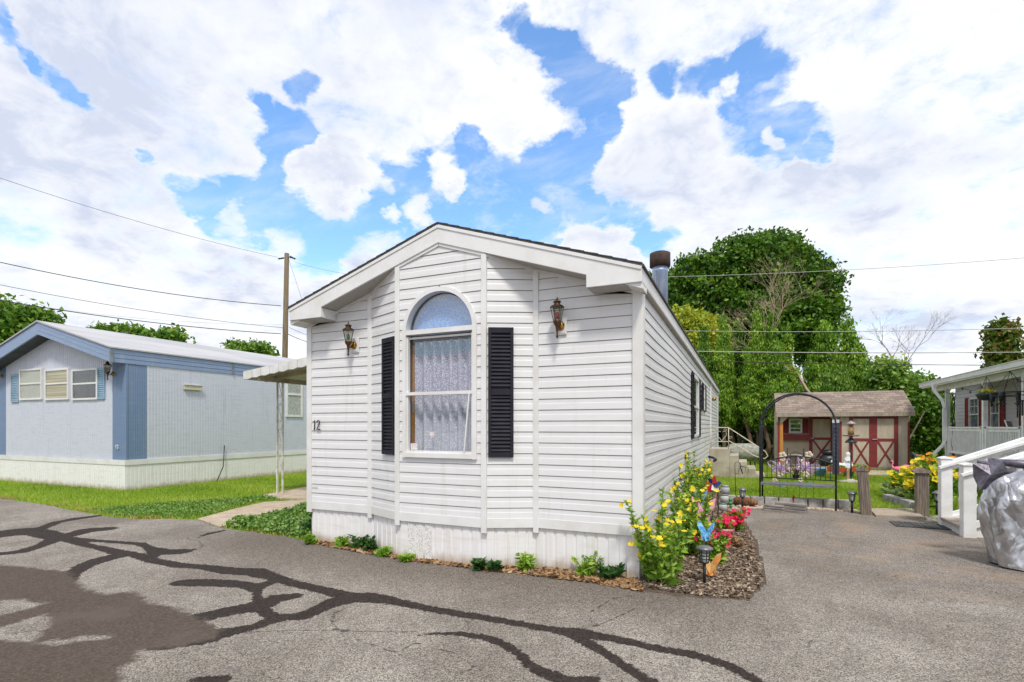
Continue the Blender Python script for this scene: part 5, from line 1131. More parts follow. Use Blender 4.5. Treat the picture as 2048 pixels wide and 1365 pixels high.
# gate posts, boardwalk
OLDW = mat('weathered_wood', (.30,.245,.20), (.14,.11,.09), .95, scale=9, detail=8, stretch=(6,6,.35), bump=.8, bscale=12)
def gatepost(label, c, h, tx=0, wd=.15):
    r = thing('gate_post', label, 'post', c, R(-6), 'weathered wooden gate posts'); b = MB(); w2 = wd/2
    b.add([(-w2,-w2,0),(w2,-w2,0),(w2,w2,0),(-w2,w2,0),(-w2+tx,-w2,h),(w2+tx,-w2,h),(w2+tx,w2,h),(-w2+tx,w2,h)], [(0,3,2,1),(4,5,6,7),(0,1,5,4),(1,2,6,5),(2,3,7,6),(3,0,4,7)])
    for k in range(5): x = -w2+.015+k*wd/5; b.add([(x,-w2-.006,0),(x+wd/7,-w2-.006,0),(x+wd/7+tx,-w2-.006,h-.02),(x+tx,-w2-.006,h-.02)], [(0,1,2,3)])
    b.build('post', OLDW, r, bev=.006); b = MB(); w3 = w2+(.035 if tx == 0 else .012)
    b.prism([(-w3+tx,h+.002),(w3+tx,h+.002),(w3+tx,h+.03),(tx,h+.10),(-w3+tx,h+.03)], -w3, w3); b.build('cap', OLDW, r); return r
gatepost('leaning weathered gate post on the left of the plank path', G(1732, 1030), .74, -.055)
gatepost('weathered grooved gate post with wide pointed cap by the lilies', G(1843, 1032), .72, 0, .17)
b = MB(); A_ = G(1738, 1022); B_ = G(1822, 1022); C_ = G(1850, 1040); D_ = G(1752, 1036)
for k in range(5):
    f0, f1 = k/5+.006, (k+1)/5-.006; b.prism([tuple(A_.lerp(D_, f0)[:2]), tuple(B_.lerp(C_, f0)[:2]), tuple(B_.lerp(C_, f1)[:2]), tuple(A_.lerp(D_, f1)[:2])], .0, .045, 'z')
tag(b.build('plank_threshold', mat('pale_plank', (.46,.38,.30), (.34,.27,.21), .9, scale=5, stretch=(1,5,1), bump=.3)), 'pale wooden planks between the two gate posts', 'boardwalk')
# bird feeder on umbrella base
c = G(1702, 965); BF_ = thing('bird_feeder', 'clear tube bird feeder with seed tray on a black pole', 'bird feeder', c)
k_ = 14.0/F; zc_ = lambda py: ZZ(py, c.x, c.y)
b = MB(); b.lathe([(.33,0),(.34,.03),(.10,.06),(.05,.09)], (0,0,0), 20); b.build('base', mat('base_stone', (.50,.46,.42), (.4,.36,.32), .9), BF_)
b = MB(); b.tube([(0,0,.05),(0,0,zc_(872))], .017, 8); b.build('pole', METAL_BLACK, BF_)
b = MB(); b.box(-.09,-.03,.02,.10,.06,zc_(937)); b.build('wooden_stake', mat('stake_wood', (.45,.31,.17), (.34,.22,.11), .9), BF_)
b = MB(); b.lathe([(.17,zc_(873)),(.20,zc_(872)),(.20,zc_(871))], (0,0,0), 16); b.lathe([(.15,zc_(886)),(.11,zc_(881)),(.05,zc_(878)),(.02,zc_(877))], (0,0,0), 16); b.build('tray', mat('dark_blue_baffle', (.04,.05,.08), (.07,.08,.11), .4), BF_)
b = MB(); b.lathe([(.075,zc_(870)),(.075,zc_(850))], (0,0,0), 14); b.build('tube', glassmat('feeder_tube', (.85,.80,.65), a=.15), BF_)
b = MB(); b.lathe([(.066,zc_(870)),(.066,zc_(858)),(.02,zc_(856))], (0,0,0), 12); b.build('seed', mat('bird_seed', (.62,.42,.16), (.4,.25,.1), .9, scale=90), BF_)
b = MB(); b.lathe([(.13,zc_(849)),(.12,zc_(847)),(.05,zc_(844)),(.02,zc_(842))], (0,0,0), 14); b.build('roof', mat('pewter', (.35,.33,.30), (.25,.24,.22), .5, metal=.4), BF_)
# statues, planters, stone bench edge near the shed porch
WS = mat('white_plaster', (.80,.80,.80), (.68,.67,.66), .6, scale=15)
c = D(1697, 930, 15.6); c.z = 0; zb = ZZ(931, c.x, c.y)
SB = thing('stone_ledge', 'low ledge of flat reddish stones before the shed porch', 'stone ledge', (0,0,0))
pa, pb_ = G(1560, 948), G(1735, 948)
for row in range(2):
    for k in range(9):
        f = (k+.5*(row % 2))/9.5; q = pa.lerp(pb_, f); b = MB(Matrix.Translation((q.x, q.y, row*.10)) @ Matrix.Rotation(R(-24), 4, 'Z')); b.box(-.19, .17, -.09, .15, 0, .095); b.build('stone', mat('red_stone', (.38,.22,.16), (.48,.36,.28), .9, scale=6) if k == 0 and row == 0 else bpy.data.materials['red_stone'], SB, bev=.02)
def statue(label, px, h, lamb=False):
    q = D(px, 930, 15.4); r = MB(); z0 = .20; q = Vector((q.x, q.y+.02, z0))
    if lamb:
        r.ball((0,0,.12), (.17,.10,.11), 12); r.ball((-.13,0,.24), (.06,.05,.06), 10); r.tube([(-.13,0,.27),(-.14,0,.37)], [.02,.008], 6); r.tube([(-.08,.03,.12),(-.11,.03,0)], .025, 6); r.tube([(.08,-.03,.12),(.10,-.03,0)], .025, 6); r.tube([(-.1,0,.14),(-.13,0,.22)], .045, 8)
    else: r.lathe([(.16,0),(.15,.08),(.12,.18),(.10,.28),(.09,.34),(.055,.39),(.05,.41),(.062,.46),(.055,.51),(.02,.535)], (0,0,0), 14, sy=.7); r.ball((-.10,-.06,.12), (.08,.05,.10), 8); r.ball((.09,-.06,.10), (.07,.06,.09), 8); r.tube([(-.07,-.02,.33),(-.03,-.09,.26),(.0,-.10,.30)], .022, 6); r.tube([(.07,-.02,.33),(.03,-.09,.26),(.0,-.10,.30)], .022, 6)
    tag(r.build('statue', WS, loc=q), label, 'statue')
statue('white robed standing figure statue beside the bird feeder pole', 1696, .53); statue('small white sitting lamb statue left of the robed figure', 1676, .3, True)
TER = mat('terracotta_red', (.62,.10,.03), (.50,.07,.02), .6)
for px, lab in ((1672, 'orange red planter box left of the feeder pole'), (1719, 'orange red planter box right of the feeder pole')):
    q = G(px, 947); q = D(px, 940, 14.9); r = thing('planter_box', lab, 'planter', (q.x, q.y-.12, .0), R(-22), 'orange planter boxes')
    b = MB(); b.prism([(-.20,.20),(.20,.20),(.24,.34),(-.24,.34)], -.08, .08); b.build('trough', TER, r); scatter('leaves', blob(120, (0,0,.36), (.22,.08,.05)), .05, LEAFG, r)
BLUEP = mat('blue_plastic', (.10,.30,.60), (.15,.38,.65), .5)
for px, lab in ((1640, 'pale blue pot in front of the shed door'), (1697, 'bright blue pot behind the feeder pole')):
    q = D(px, 945, 15.3); r = MB(); r.lathe([(.11,0),(.16,.24),(.17,.25),(.15,.25)], (0,0,0), 14); tag(r.build('plant_pot', BLUEP, loc=(q.x, q.y, .02)), lab, 'pot', 'blue pots')
# urn stand with roses behind the bench
q = G(1592, 962); r = thing('plant_stand', 'black wire plant stand with pot and pale roses behind the bench', 'plant stand', q)
b = MB(); b.lathe([(.07,0),(.09,.16),(.10,.17)], (0,0,0), 12); b.build('pot', METAL_BLACK, r); b = MB()
for k in range(9): a = k*.7; b.tube([(.03*math.cos(a), .03*math.sin(a), .16), (.10*math.cos(a), .1*math.sin(a), .35), (.17*math.cos(a), .17*math.sin(a), .42+.03*(k % 3))], .008, 5)
b.box(-.14,.14,.05,.06,.42,.44); b.tube([(-.14,.05,.42),(-.14,.05,.72),(0,.05,.80),(.14,.05,.72),(.14,.05,.42)], .01, 5); b.build('wire_frame', METAL_BLACK, r)
rosem = leafmat('rose_petals', [(.80,.72,.55),(.85,.75,.70),(.80,.55,.50)], .3)
[flower(r, p_, .11, rosem, 'rose') for p_ in np.concatenate([blob(12, (-.28,0,.50), (.10,.06,.10)), blob(12, (.18,-.05,.46), (.11,.06,.12)), blob(8, (.22,-.05,.26), (.10,.06,.08))])]
# sling chair by the shed, dark bags
q = D(1591, 930, 19.55); r = patio_chair('beige sling chair standing on the shed porch under its window', (q.x, q.y, 0.02), R(-5), mat('beige_sling', (.60,.52,.43), (.52,.45,.37), .9, scale=60), METAL_BLACK)
q = D(1655, 925, 18.6); b = MB(); b.ball((0,0,.22), (.30,.22,.24), 14, 0, .1); b.ball((.02,0,.50), (.20,.16,.12), 12, 0, .12); tag(b.build('trash_bag', mat('black_bag', (.02,.02,.025), None, .35, bump=1, bscale=12), loc=(q.x, q.y, .05)), 'black plastic bag heaped in front of the shed door', 'bag')
# slabs in front of the shed
b = MB()
for pts in ([(1735,944),(1838,946),(1842,953),(1738,953)],): b.prism([tuple(G(*q)[:2]) for q in pts], 0, .05, 'z')
tag(b.build('pavement', CONC), kind='structure')
# flag and flamingos
q = D(1826, 930, 15.0); q.z = 0; r = thing('garden_flag', 'small American flag on a stick beside the shed corner', 'flag', q, R(-24))
zt_ = ZZ(903, q.x, q.y); b = MB(); b.tube([(0,0,0),(-.03,0,zt_)], .008, 5); b.build('stick', METAL_BLACK, r)
def flagm():
    b = MB(); W_, H_ = .34, .25; n = 6
    def p(s_, t_): return (-.03+s_*W_*.55+t_*.16, -.05*math.sin(s_*5), zt_-.02-s_*W_*.25-t_*H_*1.1)
    for k in range(13):
        for i in range(n):
            s0, s1 = i/n, (i+1)/n
            mi = 2 if (k < 7 and s1 <= .5) else (0 if k % 2 == 0 else 1)
            b.add([p(s0, k/13), p(s1, k/13), p(s1, (k+1)/13), p(s0, (k+1)/13)], [(0,1,2,3)], mi)
    for j in range(3):
        for i in range(4):
            c_ = p(.06+i*.12, .08+j*.15); b.add([(c_[0]-.008, c_[1]-.004, c_[2]), (c_[0], c_[1]-.004, c_[2]-.008), (c_[0]+.008, c_[1]-.004, c_[2]), (c_[0], c_[1]-.004, c_[2]+.008)], [(0,1,2,3)], 1)
    return b
FR, FW_, FB = mat('flag_red', (.62,.02,.05), None, .8), mat('flag_white', (.8,.8,.8), None, .8), mat('flag_blue', (.02,.04,.22), None, .8)
flagm().build('flag', [FR, FW_, FB], r)
PINK = mat('flamingo_pink', (.80,.12,.25), (.85,.30,.40), .5, scale=8)
for px, Z_, rz, lab in ((1796, 14.2, 150, 'pink plastic flamingo with its tail towards the lawn, left of the lilies'), (1814, 14.8, 20, 'deeper pink plastic flamingo next to the small flag')):
    q = D(px, 930, Z_); r = thing('flamingo_ornament', lab, 'garden ornament', (q.x, q.y, 0), R(rz), 'pink flamingos'); r.scale = (.72,)*3
    b = MB(); b.tube([(-.30,0,.26),(-.20,0,.38),(-.05,0,.46),(.08,0,.47),(.16,0,.50),(.20,0,.60),(.16,0,.70),(.20,0,.76),(.25,0,.73)], [.012,.07,.11,.09,.045,.028,.025,.035,.02], 10); b.build('body', PINK, r)
    b = MB(); b.tube([(.25,0,.73),(.29,0,.68)], [.018,.006], 6); b.tube([(-.03,.03,.40),(-.03,.03,0)], .005, 5); b.tube([(.03,-.03,.40),(.03,-.03,0)], .005, 5); b.build('beak_and_legs', METAL_BLACK, r)
# ================================================================ planting
STEM = mat('green_stem', (.12,.22,.04), (.20,.16,.06), .7)
def stems_plant(name, label, cat, loc, nst, h, spread, leafn, leafs, lm, fl=None, flm=None, fls=.05, group=None, lean=(0,0), top_only=True, start=.05):
    r = thing(name, label, cat, loc, 0, group); b = MB(); LC = []; LU = []; FC = []; LS = []
    for k in range(nst):
        a = random.uniform(0, 6.28); rr_ = spread*math.sqrt(random.random()); hh = h*random.uniform(.62, 1.0)*(1-.35*rr_/max(spread, .01)*random.random()); bx, by = rr_*.35*math.cos(a), rr_*.35*math.sin(a)
        tx, ty = rr_*math.cos(a)+lean[0]*hh, rr_*math.sin(a)+lean[1]*hh; P_ = [Vector((bx+(tx-bx)*t_**1.6, by+(ty-by)*t_**1.6, hh*t_)) for t_ in np.linspace(0, 1, 6)]
        b.tube(P_, [.007,.006,.005,.0045,.004,.003], 5)
        for i in range(leafn):
            t_ = start+(1-start)*random.random()**.9; s_ = t_*5; j = min(int(s_), 4); q = P_[j].lerp(P_[j+1], s_-j); th = random.uniform(0, 6.28); ls = leafs*(1.25-.75*t_)*random.uniform(.7, 1.2)
            dvec = Vector((math.cos(th), math.sin(th), random.uniform(.1, .7))); q = q+dvec*ls*.65; LC.append(tuple(q)); LU.append(tuple(dvec)); LS.append(ls)
        if fl:
            for i in range(random.randint(*fl)): q = P_[-1]+Vector((random.uniform(-.06,.06), random.uniform(-.06,.06), random.uniform(-.16,.02))); FC.append(tuple(q))
    b.build('stem', STEM, r); co, q_, var = cards(np.array(LC), np.array(LS), asp=2.3, upright=np.array(LU)*1.0); np_mesh('leaves', co, q_, lm, {'var': var}, parent=r)
    if FC:
        for p_ in FC[:98]: flower(r, p_, fls*1.35, flm)
    return r
prim = [((1322,1168), .90, 9, .34, 'tallest near clump of yellow evening primrose at the home corner'), ((1372,1110), .86, 9, .30, 'second clump of yellow evening primrose along the side wall'), ((1376,1062), 1.05, 9, .30, 'tall middle clump of yellow evening primrose against the siding'),
        ((1390,1030), 1.15, 10, .34, 'far tallest clump of yellow evening primrose near the pinwheel'), ((1402,1000), .85, 7, .30, 'last low clump of yellow evening primrose near the concrete steps')]
for (px, py), h, n, sp_, lab in prim:
    stems_plant('evening_primrose', lab, 'flowering plant', G(px, py), n+6, h*1.03, sp_*1.05, 74, .052, LEAFG, (1, 4), PET_Y, .038, 'evening primrose clumps')
stems_plant('evening_primrose', 'single primrose stem leaning out past the skirting corner', 'flowering plant', G(1300, 1166), 2, .62, .05, 40, .05, LEAFG, (3, 5), PET_Y, .04, 'evening primrose clumps', lean=(-.28, -.10))
imp = [((1428,1128), .45, 12, .22, 'low leafy clump with red and yellow blooms behind the near path light'), ((1470,1062), .34, 14, .22, 'bushy crimson impatiens behind the pink pot'), ((1402,1092), .40, 10, .25, 'green flowering clump between the primroses and pink pot')]
for (px, py), h, n, sp_, lab in imp:
    stems_plant('impatiens', lab, 'flowering plant', G(px, py), n, h, sp_*.9, 60, .05, LEAFG, (1, 3) if 'crimson' not in lab else (3, 6), PET_P, .036 if 'crimson' not in lab else .042, 'red flowering clumps')
stems_plant('dead_clump', 'pale dry leaf clump at the driveway edge of the mulch', 'plant', G(1470, 1095), 5, .12, .25, 14, .06, LITTER)
# lilies near the right gate post
for (px, py), h, n, sp_, lab in (((1812,1000), .70, 12, .35, 'yellow daylily clump left of the right gate post'), ((1862,1015), .92, 18, .42, 'large yellow daylily clump between gate post and stairs'), ((1880,990), 1.0, 14, .42, 'yellow and orange daylilies behind the stairs newel')):
    stems_plant('daylily', lab, 'flowering plant', G(px, py), n, h, sp_, 40, .13, LEAFG, (2, 5), PET_Y if 'orange' not in lab else PET_O, .08, 'daylily clumps')
stems_plant('hosta', 'pale leafed hosta clump beside the short block edging', 'plant', G(1798, 1000), 12, .40, .40, 30, .13, leafmat('hosta_leaves', [(.12,.25,.05),(.30,.42,.15),(.5,.55,.35)], .3), group=None)
stems_plant('potted_croton', 'reddish leafed plant behind the top of the stair rail', 'plant', D(1925, 925, 11.5)*1-Vector((0,0,.35)), 9, .55, .28, 22, .12, leafmat('croton', [(.45,.12,.03),(.10,.22,.04),(.6,.35,.04)], .2))
# weeds along the skirting
weeds = [((700,1097), .16, .10, 'dark leafy weed at the skirting left part'), ((735,1098), .20, .13, 'larger dark weed left of the skirting vent'), ((765,1100), .20, .06, 'narrow upright weed left of the skirting vent'), ((800,1106), .12, .08, 'small weed close left of the skirting vent'), ((985,1130), .14, .08, 'small round leafed weed under the right bay corner'), ((1015,1133), .11, .07, 'tiny weed right of the bay corner'), ((1068,1136), .24, .13, 'bushy clover weed in the middle of the right skirting'), ((1180,1155), .26, .16, 'spiky leafed weed left of the home corner'), ((1225,1158), .20, .15, 'leafy weed closest to the home corner'), ((850,1112), .08, .07, 'sprout beneath the vented skirting'), ((640,1088), .14, .08, 'weed sprout at the left end of the skirting')]
for (px, py), h, sp_, lab in weeds:
    q = G(px, py-4); lx = abs(q.x+3.03); q.y = min(q.y, 5.02 if lx > 1.13 else (4.79 if lx < .55 else 4.79+(lx-.55)*.41)); stems_plant('weed', lab, 'weed', q, 7, h, sp_, 16, .055, LEAFD if (px % 2) else LEAFG, group='weeds along the skirting')
stems_plant('weed', 'leafy vine climbing the left skirting corner', 'weed', G(618, 1075), 6, .35, .12, 30, .06, LEAFD, group='weeds along the skirting')
# pot, jars, pinwheels
q = G(1449, 1088); r = thing('flower_pot', 'pink plastic flower pot in the mulch', 'pot', q+Vector((0,0,0)))
b = MB(); b.lathe([(.075,0),(.105,.17),(.118,.172),(.118,.205),(.10,.205),(.09,.17)], (0,0,0), 18); b.build('pot', mat('pink_plastic', (.72,.10,.22), (.82,.35,.42), .45, scale=5, stretch=(1,1,6)), r)
[flower(r, p_, .06, PET_P) for p_ in blob(26, (.05,0,.27), (.12,.12,.06))]; scatter('leaves', blob(160, (0,0,.25), (.13,.13,.08)), .055, LEAFG, r)
JG = mat('frosted_jar', (.50,.52,.50), (.36,.38,.38), .2, scale=10, metal=.0); JL = mat('jar_lid', (.16,.22,.22), (.25,.30,.30), .4)
q = G(1436, 1052); r = thing('jar_totem', 'stack of frosted solar jars with a green frog hanging on a black stake', 'garden ornament', q)
b = MB(); b.tube([(0,0,0),(0,0,.52),(.02,0,.56)], .009, 6); scroll(b, .06, .26, .06, 1, 0); b.build('stake', METAL_BLACK, r)
for k, (dx, z) in enumerate(((.10,.50),(.09,.37),(.07,.24),(.15,.08))):
    b = MB(); b.lathe([(.045,0),(.062,.015),(.064,.07),(.045,.09)], (dx,0,z), 12); jj = b.build('jar', JG, r); b = MB(); b.lathe([(.048,.088),(.05,.115),(.02,.12)], (dx,0,z), 12); b.build('lid', JL, jj)
b = MB(); b.ball((.17,0,.40), (.028,.02,.03), 8); b.ball((.17,0,.35), (.035,.02,.03), 8); b.ball((.18,0,.30), (.025,.02,.025), 8); b.build('frog', mat('frog_green', (.05,.25,.08), None, .3), r)
def pinwheel(label, px, py, h, cols, rad=.11, name='pinwheel', wings=False):
    q = G(px, py); r = thing(name, label, 'garden ornament', q, R(-10)); b = MB(); b.tube([(0,0,0),(0,0,h)], .006, 5); b.build('stake', METAL_BLACK, r); n = 6
    for k in range(n if not wings else 4):
        if wings: sg = -1 if k % 2 else 1; M_ = Matrix.Translation((0,-.01,h-.02)) @ Matrix.Rotation((R(24) if k < 2 else R(-2))*sg, 4, 'Y'); b = MB(M_); z1 = rad*1.3 if k < 2 else rad*.3; b.add([(0,0,0),(sg*rad*.55,-.02,z1*.4+.02),(sg*rad*.35,-.01,z1),(sg*.01,0,z1*.7),(sg*rad*.35,-.02,-rad*.9),(sg*.01,0,-rad*.9)], [(0,1,2,3),(0,5,4,1)])
        else: a = k*6.283/n; M_ = Matrix.Translation((0,-.02,h)) @ Matrix.Rotation(a, 4, 'Y'); b = MB(M_); b.add([(0,0,0),(rad*.55,-.03,rad*.25),(rad*.35,0,rad),(0,.015,rad*.8)], [(0,1,2,3)])
        b.build('wing' if wings else 'vane', cols[k % len(cols)], r)
    return r
pinwheel('red, white and blue pinwheel on a tall stake by the jars', 1425, 1046, .60, [FR, FB, FW_, FR, mat('pin_orange', (.8,.35,.05), None, .5), FB], .14)
pinwheel('blue butterfly on a stake behind the near path light', 1413, 1150, .46, [mat('butterfly_blue', (.03,.28,.65), (.3,.6,.85), .4, scale=30)], .10, 'butterfly_stick', True)
pinwheel('pink butterfly on a stake among the primroses', 1408, 1098, .48, [mat('butterfly_pink', (.80,.25,.50), (.85,.5,.65), .4, scale=30)], .17, 'butterfly_stick', True)
pinwheel('pale blue butterfly on a stake near the wall side of the bed', 1402, 1062, .50, [mat('butterfly_pale', (.45,.60,.85), (.2,.3,.7), .4, scale=30)], .11, 'butterfly_stick', True)
pinwheel('orange flame coloured ornament right beside the near path light', 1422, 1160, .18, [mat('flame_orange', (.85,.30,.08), (.7,.5,.2), .4, scale=20)], .12, 'flame_ornament', True)
# ================================================================ trees
def clumpy(lobes, nclump, nleaf, csize, shell=.35, flatten=.8):
    """points grouped in clumps near the surface of the lobes; returns points and a per-point clump tone"""
    vol = np.array([l[3]*l[4]*l[5] for l in lobes])**(2/3); pr = vol/vol.sum(); idx = rng.choice(len(lobes), nclump, p=pr); L = np.array(lobes)[idx]
    d = rng.normal(size=(nclump, 3)); d /= np.linalg.norm(d, axis=1)[:, None]; rad = 1-shell*rng.random(nclump)**1.4
    c = L[:, :3]+d*L[:, 3:6]*rad[:, None]; tone = np.clip(.5+rng.normal(size=nclump)*.22, 0, 1)
    off = rng.normal(size=(nclump, nleaf, 3))*csize*np.array([1, 1, flatten]); p = c[:, None, :]+off
    return p.reshape(-1, 3), np.repeat(tone, nleaf)
def crown(par, lobes, nclump, nleaf, csize, leaf, m, asp=1.4, shell=.35, up=0, name='crown', upright=None, tone=0):
    p, tn = clumpy(lobes, nclump, nleaf, csize, shell); k = p[:, 2] > .15; p, tn = p[k], tn[k]
    ur = None if upright is None else np.array([upright])*np.ones((len(p), 1))
    co, q, var = cards(p, leaf*(.6+.8*rng.random(len(p))), asp=asp, up=up, seedvar=tn+tone, upright=ur); return np_mesh(name, co, q, m, {'var': var}, parent=par)
def limbs(par, h, r0, n, reach, z0=.35, m=None, name='trunk', lean=(0, 0)):
    b = MB(); b.tube([(lean[0]*t_*h+.05*math.sin(t_*7), lean[1]*t_*h+.04*math.cos(t_*5), h*t_) for t_ in np.linspace(0, 1, 7)], [r0*(1.15-.85*t_) for t_ in np.linspace(0, 1, 7)], 9)
    for k in range(n):
        t_ = z0+(1-z0)*random.random()*.8; a = random.uniform(0, 6.28); z = h*t_; rr_ = reach*random.uniform(.5, 1); s = Vector((lean[0]*z, lean[1]*z, z)); e_ = s+Vector((rr_*math.cos(a), rr_*math.sin(a), rr_*random.uniform(.4, .9)))
        b.tube([s, s.lerp(e_, .5)+Vector((0, 0, .08*rr_)), e_], [r0*.4*(1.1-t_), r0*.25*(1.1-t_), r0*.06], 6)
    return b.build(name, m or BARK, par)
MAPLE = leafmat('maple_leaves', [(.025,.07,.008),(.06,.15,.014),(.12,.25,.022),(.22,.34,.04)], .28)
ARB = leafmat('arborvitae_sprays', [(.05,.12,.010),(.12,.26,.015),(.21,.38,.03),(.36,.50,.06)], .22)
YEL = leafmat('yellow_green_leaves', [(.20,.28,.02),(.40,.46,.04),(.58,.58,.09)], .35)
MID = leafmat('mid_green_leaves', [(.04,.11,.015),(.10,.22,.025),(.18,.33,.04),(.30,.42,.08)], .3)
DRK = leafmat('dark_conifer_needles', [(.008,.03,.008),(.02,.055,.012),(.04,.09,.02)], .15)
def tree(name, label, px, Z, lobes, nclump, nleaf, csize, leaf, m, tr=None, asp=1.4, group=None, **k):
    q = D(px, HY, Z); r = thing(name, label, 'tree', (q.x, q.y, 0), YAW, group)   # lobes: across, depth, height in metres
    crown(r, lobes, nclump, nleaf, csize, leaf, m, asp, **k)
    if tr: limbs(r, *tr)
    return r
def L_(px, py, Z, rpx, rpy, dep=1.0, d0=0, c0=None):     # lobe from its place in view at depth Z
    return ((px-c0)*Z/F, d0, CH-(py-HY)*Z/F, rpx*Z/F, rpx*Z/F*dep, rpy*Z/F)
Zm = 36; c0 = 1490
ml = [L_(*a[:2], Zm, *a[2:4], .8, a[4], c0) for a in [(1500,560,95,88,0),(1590,590,85,85,0),(1420,590,85,75,0),(1540,520,70,52,0),(1480,530,62,45,-1),(1400,560,60,48,0),(1360,600,62,60,1),(1330,570,40,42,2),(1620,640,62,70,0),(1640,680,42,60,1),(1500,640,130,70,0),(1580,510,45,32,1),(1600,545,50,38,0),(1450,545,45,30,0),(1380,650,80,60,0)]]
tree('maple_tree', 'huge dense green maple towering behind the evergreens', c0, Zm, ml, 3000, 34, .26, .20, MAPLE, (9.5, .42, 14, 3.5), shell=.45)
# arborvitae row
arb = [(1408,655,26,24.5), (1447,640,32,24), (1478,650,26,25), (1515,632,38,23), (1548,634,36,22.5), (1575,660,26,23.5)]
for i, (px, ty, hwp, Z) in enumerate(arb):
    top = CH-(ty-HY)*Z/F; w_ = hwp*Z/F*.86; lob = []
    for j in range(9):
        t_ = j/8; z = 1.95+t_*(top-1.95-.3); ww = w_*(1.0-.93*t_**1.5)*random.uniform(.85, 1.12)
        lob.append((random.uniform(-.12, .12)*w_, random.uniform(-.2, .2), z, ww, ww*.9, (top-1.2)/10))
    lob.append((0, 0, top-.25, w_*.12, w_*.12, .45)); lab = ['first and narrowest arborvitae right of the white home roof', 'second arborvitae in the row behind the steps', 'third arborvitae, slim and set back', 'tall broad arborvitae left of the shed', 'tallest arborvitae close beside the shed', 'short arborvitae at the shed end of the row'][i]
    r = tree('arborvitae', lab, px, Z, lob, 820, 46, .08, .058, ARB, (2.6, .10, 5, .5), tone=(-.22,.08,-.28,.12,-.08,.16)[i], asp=2.0, group='arborvitae row', upright=(0, 0, .9), shell=.5)
for i, (px, ty, hwp, Z) in enumerate([(1652,652,44,25), (1700,648,36,25.5), (1720,690,34,24), (1668,735,60,23)]):
    top = CH-(ty-HY)*Z/F; w_ = hwp*Z/F*1.2; lob = []
    for j in range(9): t_ = j/8; ww = w_*(1.05-.78*t_**1.7)*random.uniform(.85, 1.1); lob.append((random.uniform(-.1, .1)*w_, 0, .8+t_*(top-1.2), ww, ww*.9, (top-.8)/9))
    tree('evergreen_tree', ['broad evergreen left behind the shed roof', 'pointed evergreen with bare reddish trunk showing', 'rounded evergreen at the right behind the shed', 'low dense evergreen just above the shed roof'][i], px, Z, lob, 760, 30, .10, .08, ARB if i != 3 else MID, (3, .12, 6, .6), asp=2.0, group='evergreens behind the shed', upright=(0, 0, 1.0), shell=.5)
tree('yellow_tree', 'yellow green tree between the white home roof and the evergreens', 1390, 31, [L_(*a, 1, 0, 1390) for a in [(1385,660,31,40,36),(1362,640,31,26,24),(1420,670,31,32,34),(1380,700,31,50,40),(1430,710,31,40,50)]], 620, 18, .22, .17, YEL, (5, .15, 6, 1.2), shell=.6)
tree('bush_tree', 'leafy green tree right of the shed with several bare stems', 1800, 22, [L_(*a, 1, 0, 1800) for a in [(1790,800,22,48,50),(1850,830,22,45,60),(1770,760,22,28,26),(1830,780,22,34,26),(1870,870,22,34,44),(1780,740,22,20,16)]], 1000, 20, .16, .13, MID, None, shell=.6, group=None)
tree('tall_shrub', 'pale green open tree rising behind the right corner of the shed', 1780, 27, [L_(*a, 1, 0, 1780) for a in [(1770,745,27,34,34),(1810,770,27,30,26),(1745,780,27,28,40),(1840,800,27,30,30)]], 420, 14, .26, .17, leafmat('light_green_leaves', [(.14,.24,.03),(.28,.40,.06),(.45,.52,.14)], .35), (5, .10, 8, 1.4), shell=.8)
b = MB(); q = D(1800, HY, 20.5)
for k in range(5): a = -1+.5*k; b.tube([(0, 0, 0), (a*.35, .1*k, .9), (a*1.0, .2*k, 2.1)], [.055, .04, .02], 7)
tag(b.build('bare_shrub', BARK, loc=(q.x, q.y, 0)), 'fan of bare brown stems right of the shed', 'shrub')
# dark undergrowth behind the trunks, a dark hedge and a fence
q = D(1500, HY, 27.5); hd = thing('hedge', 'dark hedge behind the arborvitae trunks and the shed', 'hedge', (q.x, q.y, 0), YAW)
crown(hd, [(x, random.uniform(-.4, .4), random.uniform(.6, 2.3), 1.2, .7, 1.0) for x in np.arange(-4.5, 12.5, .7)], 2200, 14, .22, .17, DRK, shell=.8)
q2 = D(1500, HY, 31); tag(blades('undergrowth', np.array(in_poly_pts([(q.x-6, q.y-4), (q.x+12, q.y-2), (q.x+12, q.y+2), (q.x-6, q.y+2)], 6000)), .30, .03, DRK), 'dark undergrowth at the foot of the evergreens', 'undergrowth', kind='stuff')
for px, Z in ((1500, 22.9), (1535, 22.4), (1562, 22.6), (1465, 24)):
    q = D(px, HY, Z); b = MB(); b.tube([(0,0,0),(.05,0,.7),(-.10,.05,1.5),(-.12,.25,2.4),(-.05,.5,3.4)], [.11,.085,.075,.06,.03], 8); tag(b.build('tree_trunk', mat('red_brown_bark', (.20,.12,.075), (.10,.065,.045), .95, scale=9, stretch=(2,2,.3), bump=.8, bscale=14) if px == 1500 else bpy.data.materials['red_brown_bark'], loc=(q.x, q.y, 0)), {1500: 'bare arborvitae trunk, second from the right', 1535: 'bare reddish trunk right of the tank', 1562: 'reddish trunk nearest the shed wall', 1465: 'bare trunk right above the oil tank'}[px], 'trunk', 'bare lower trunks')
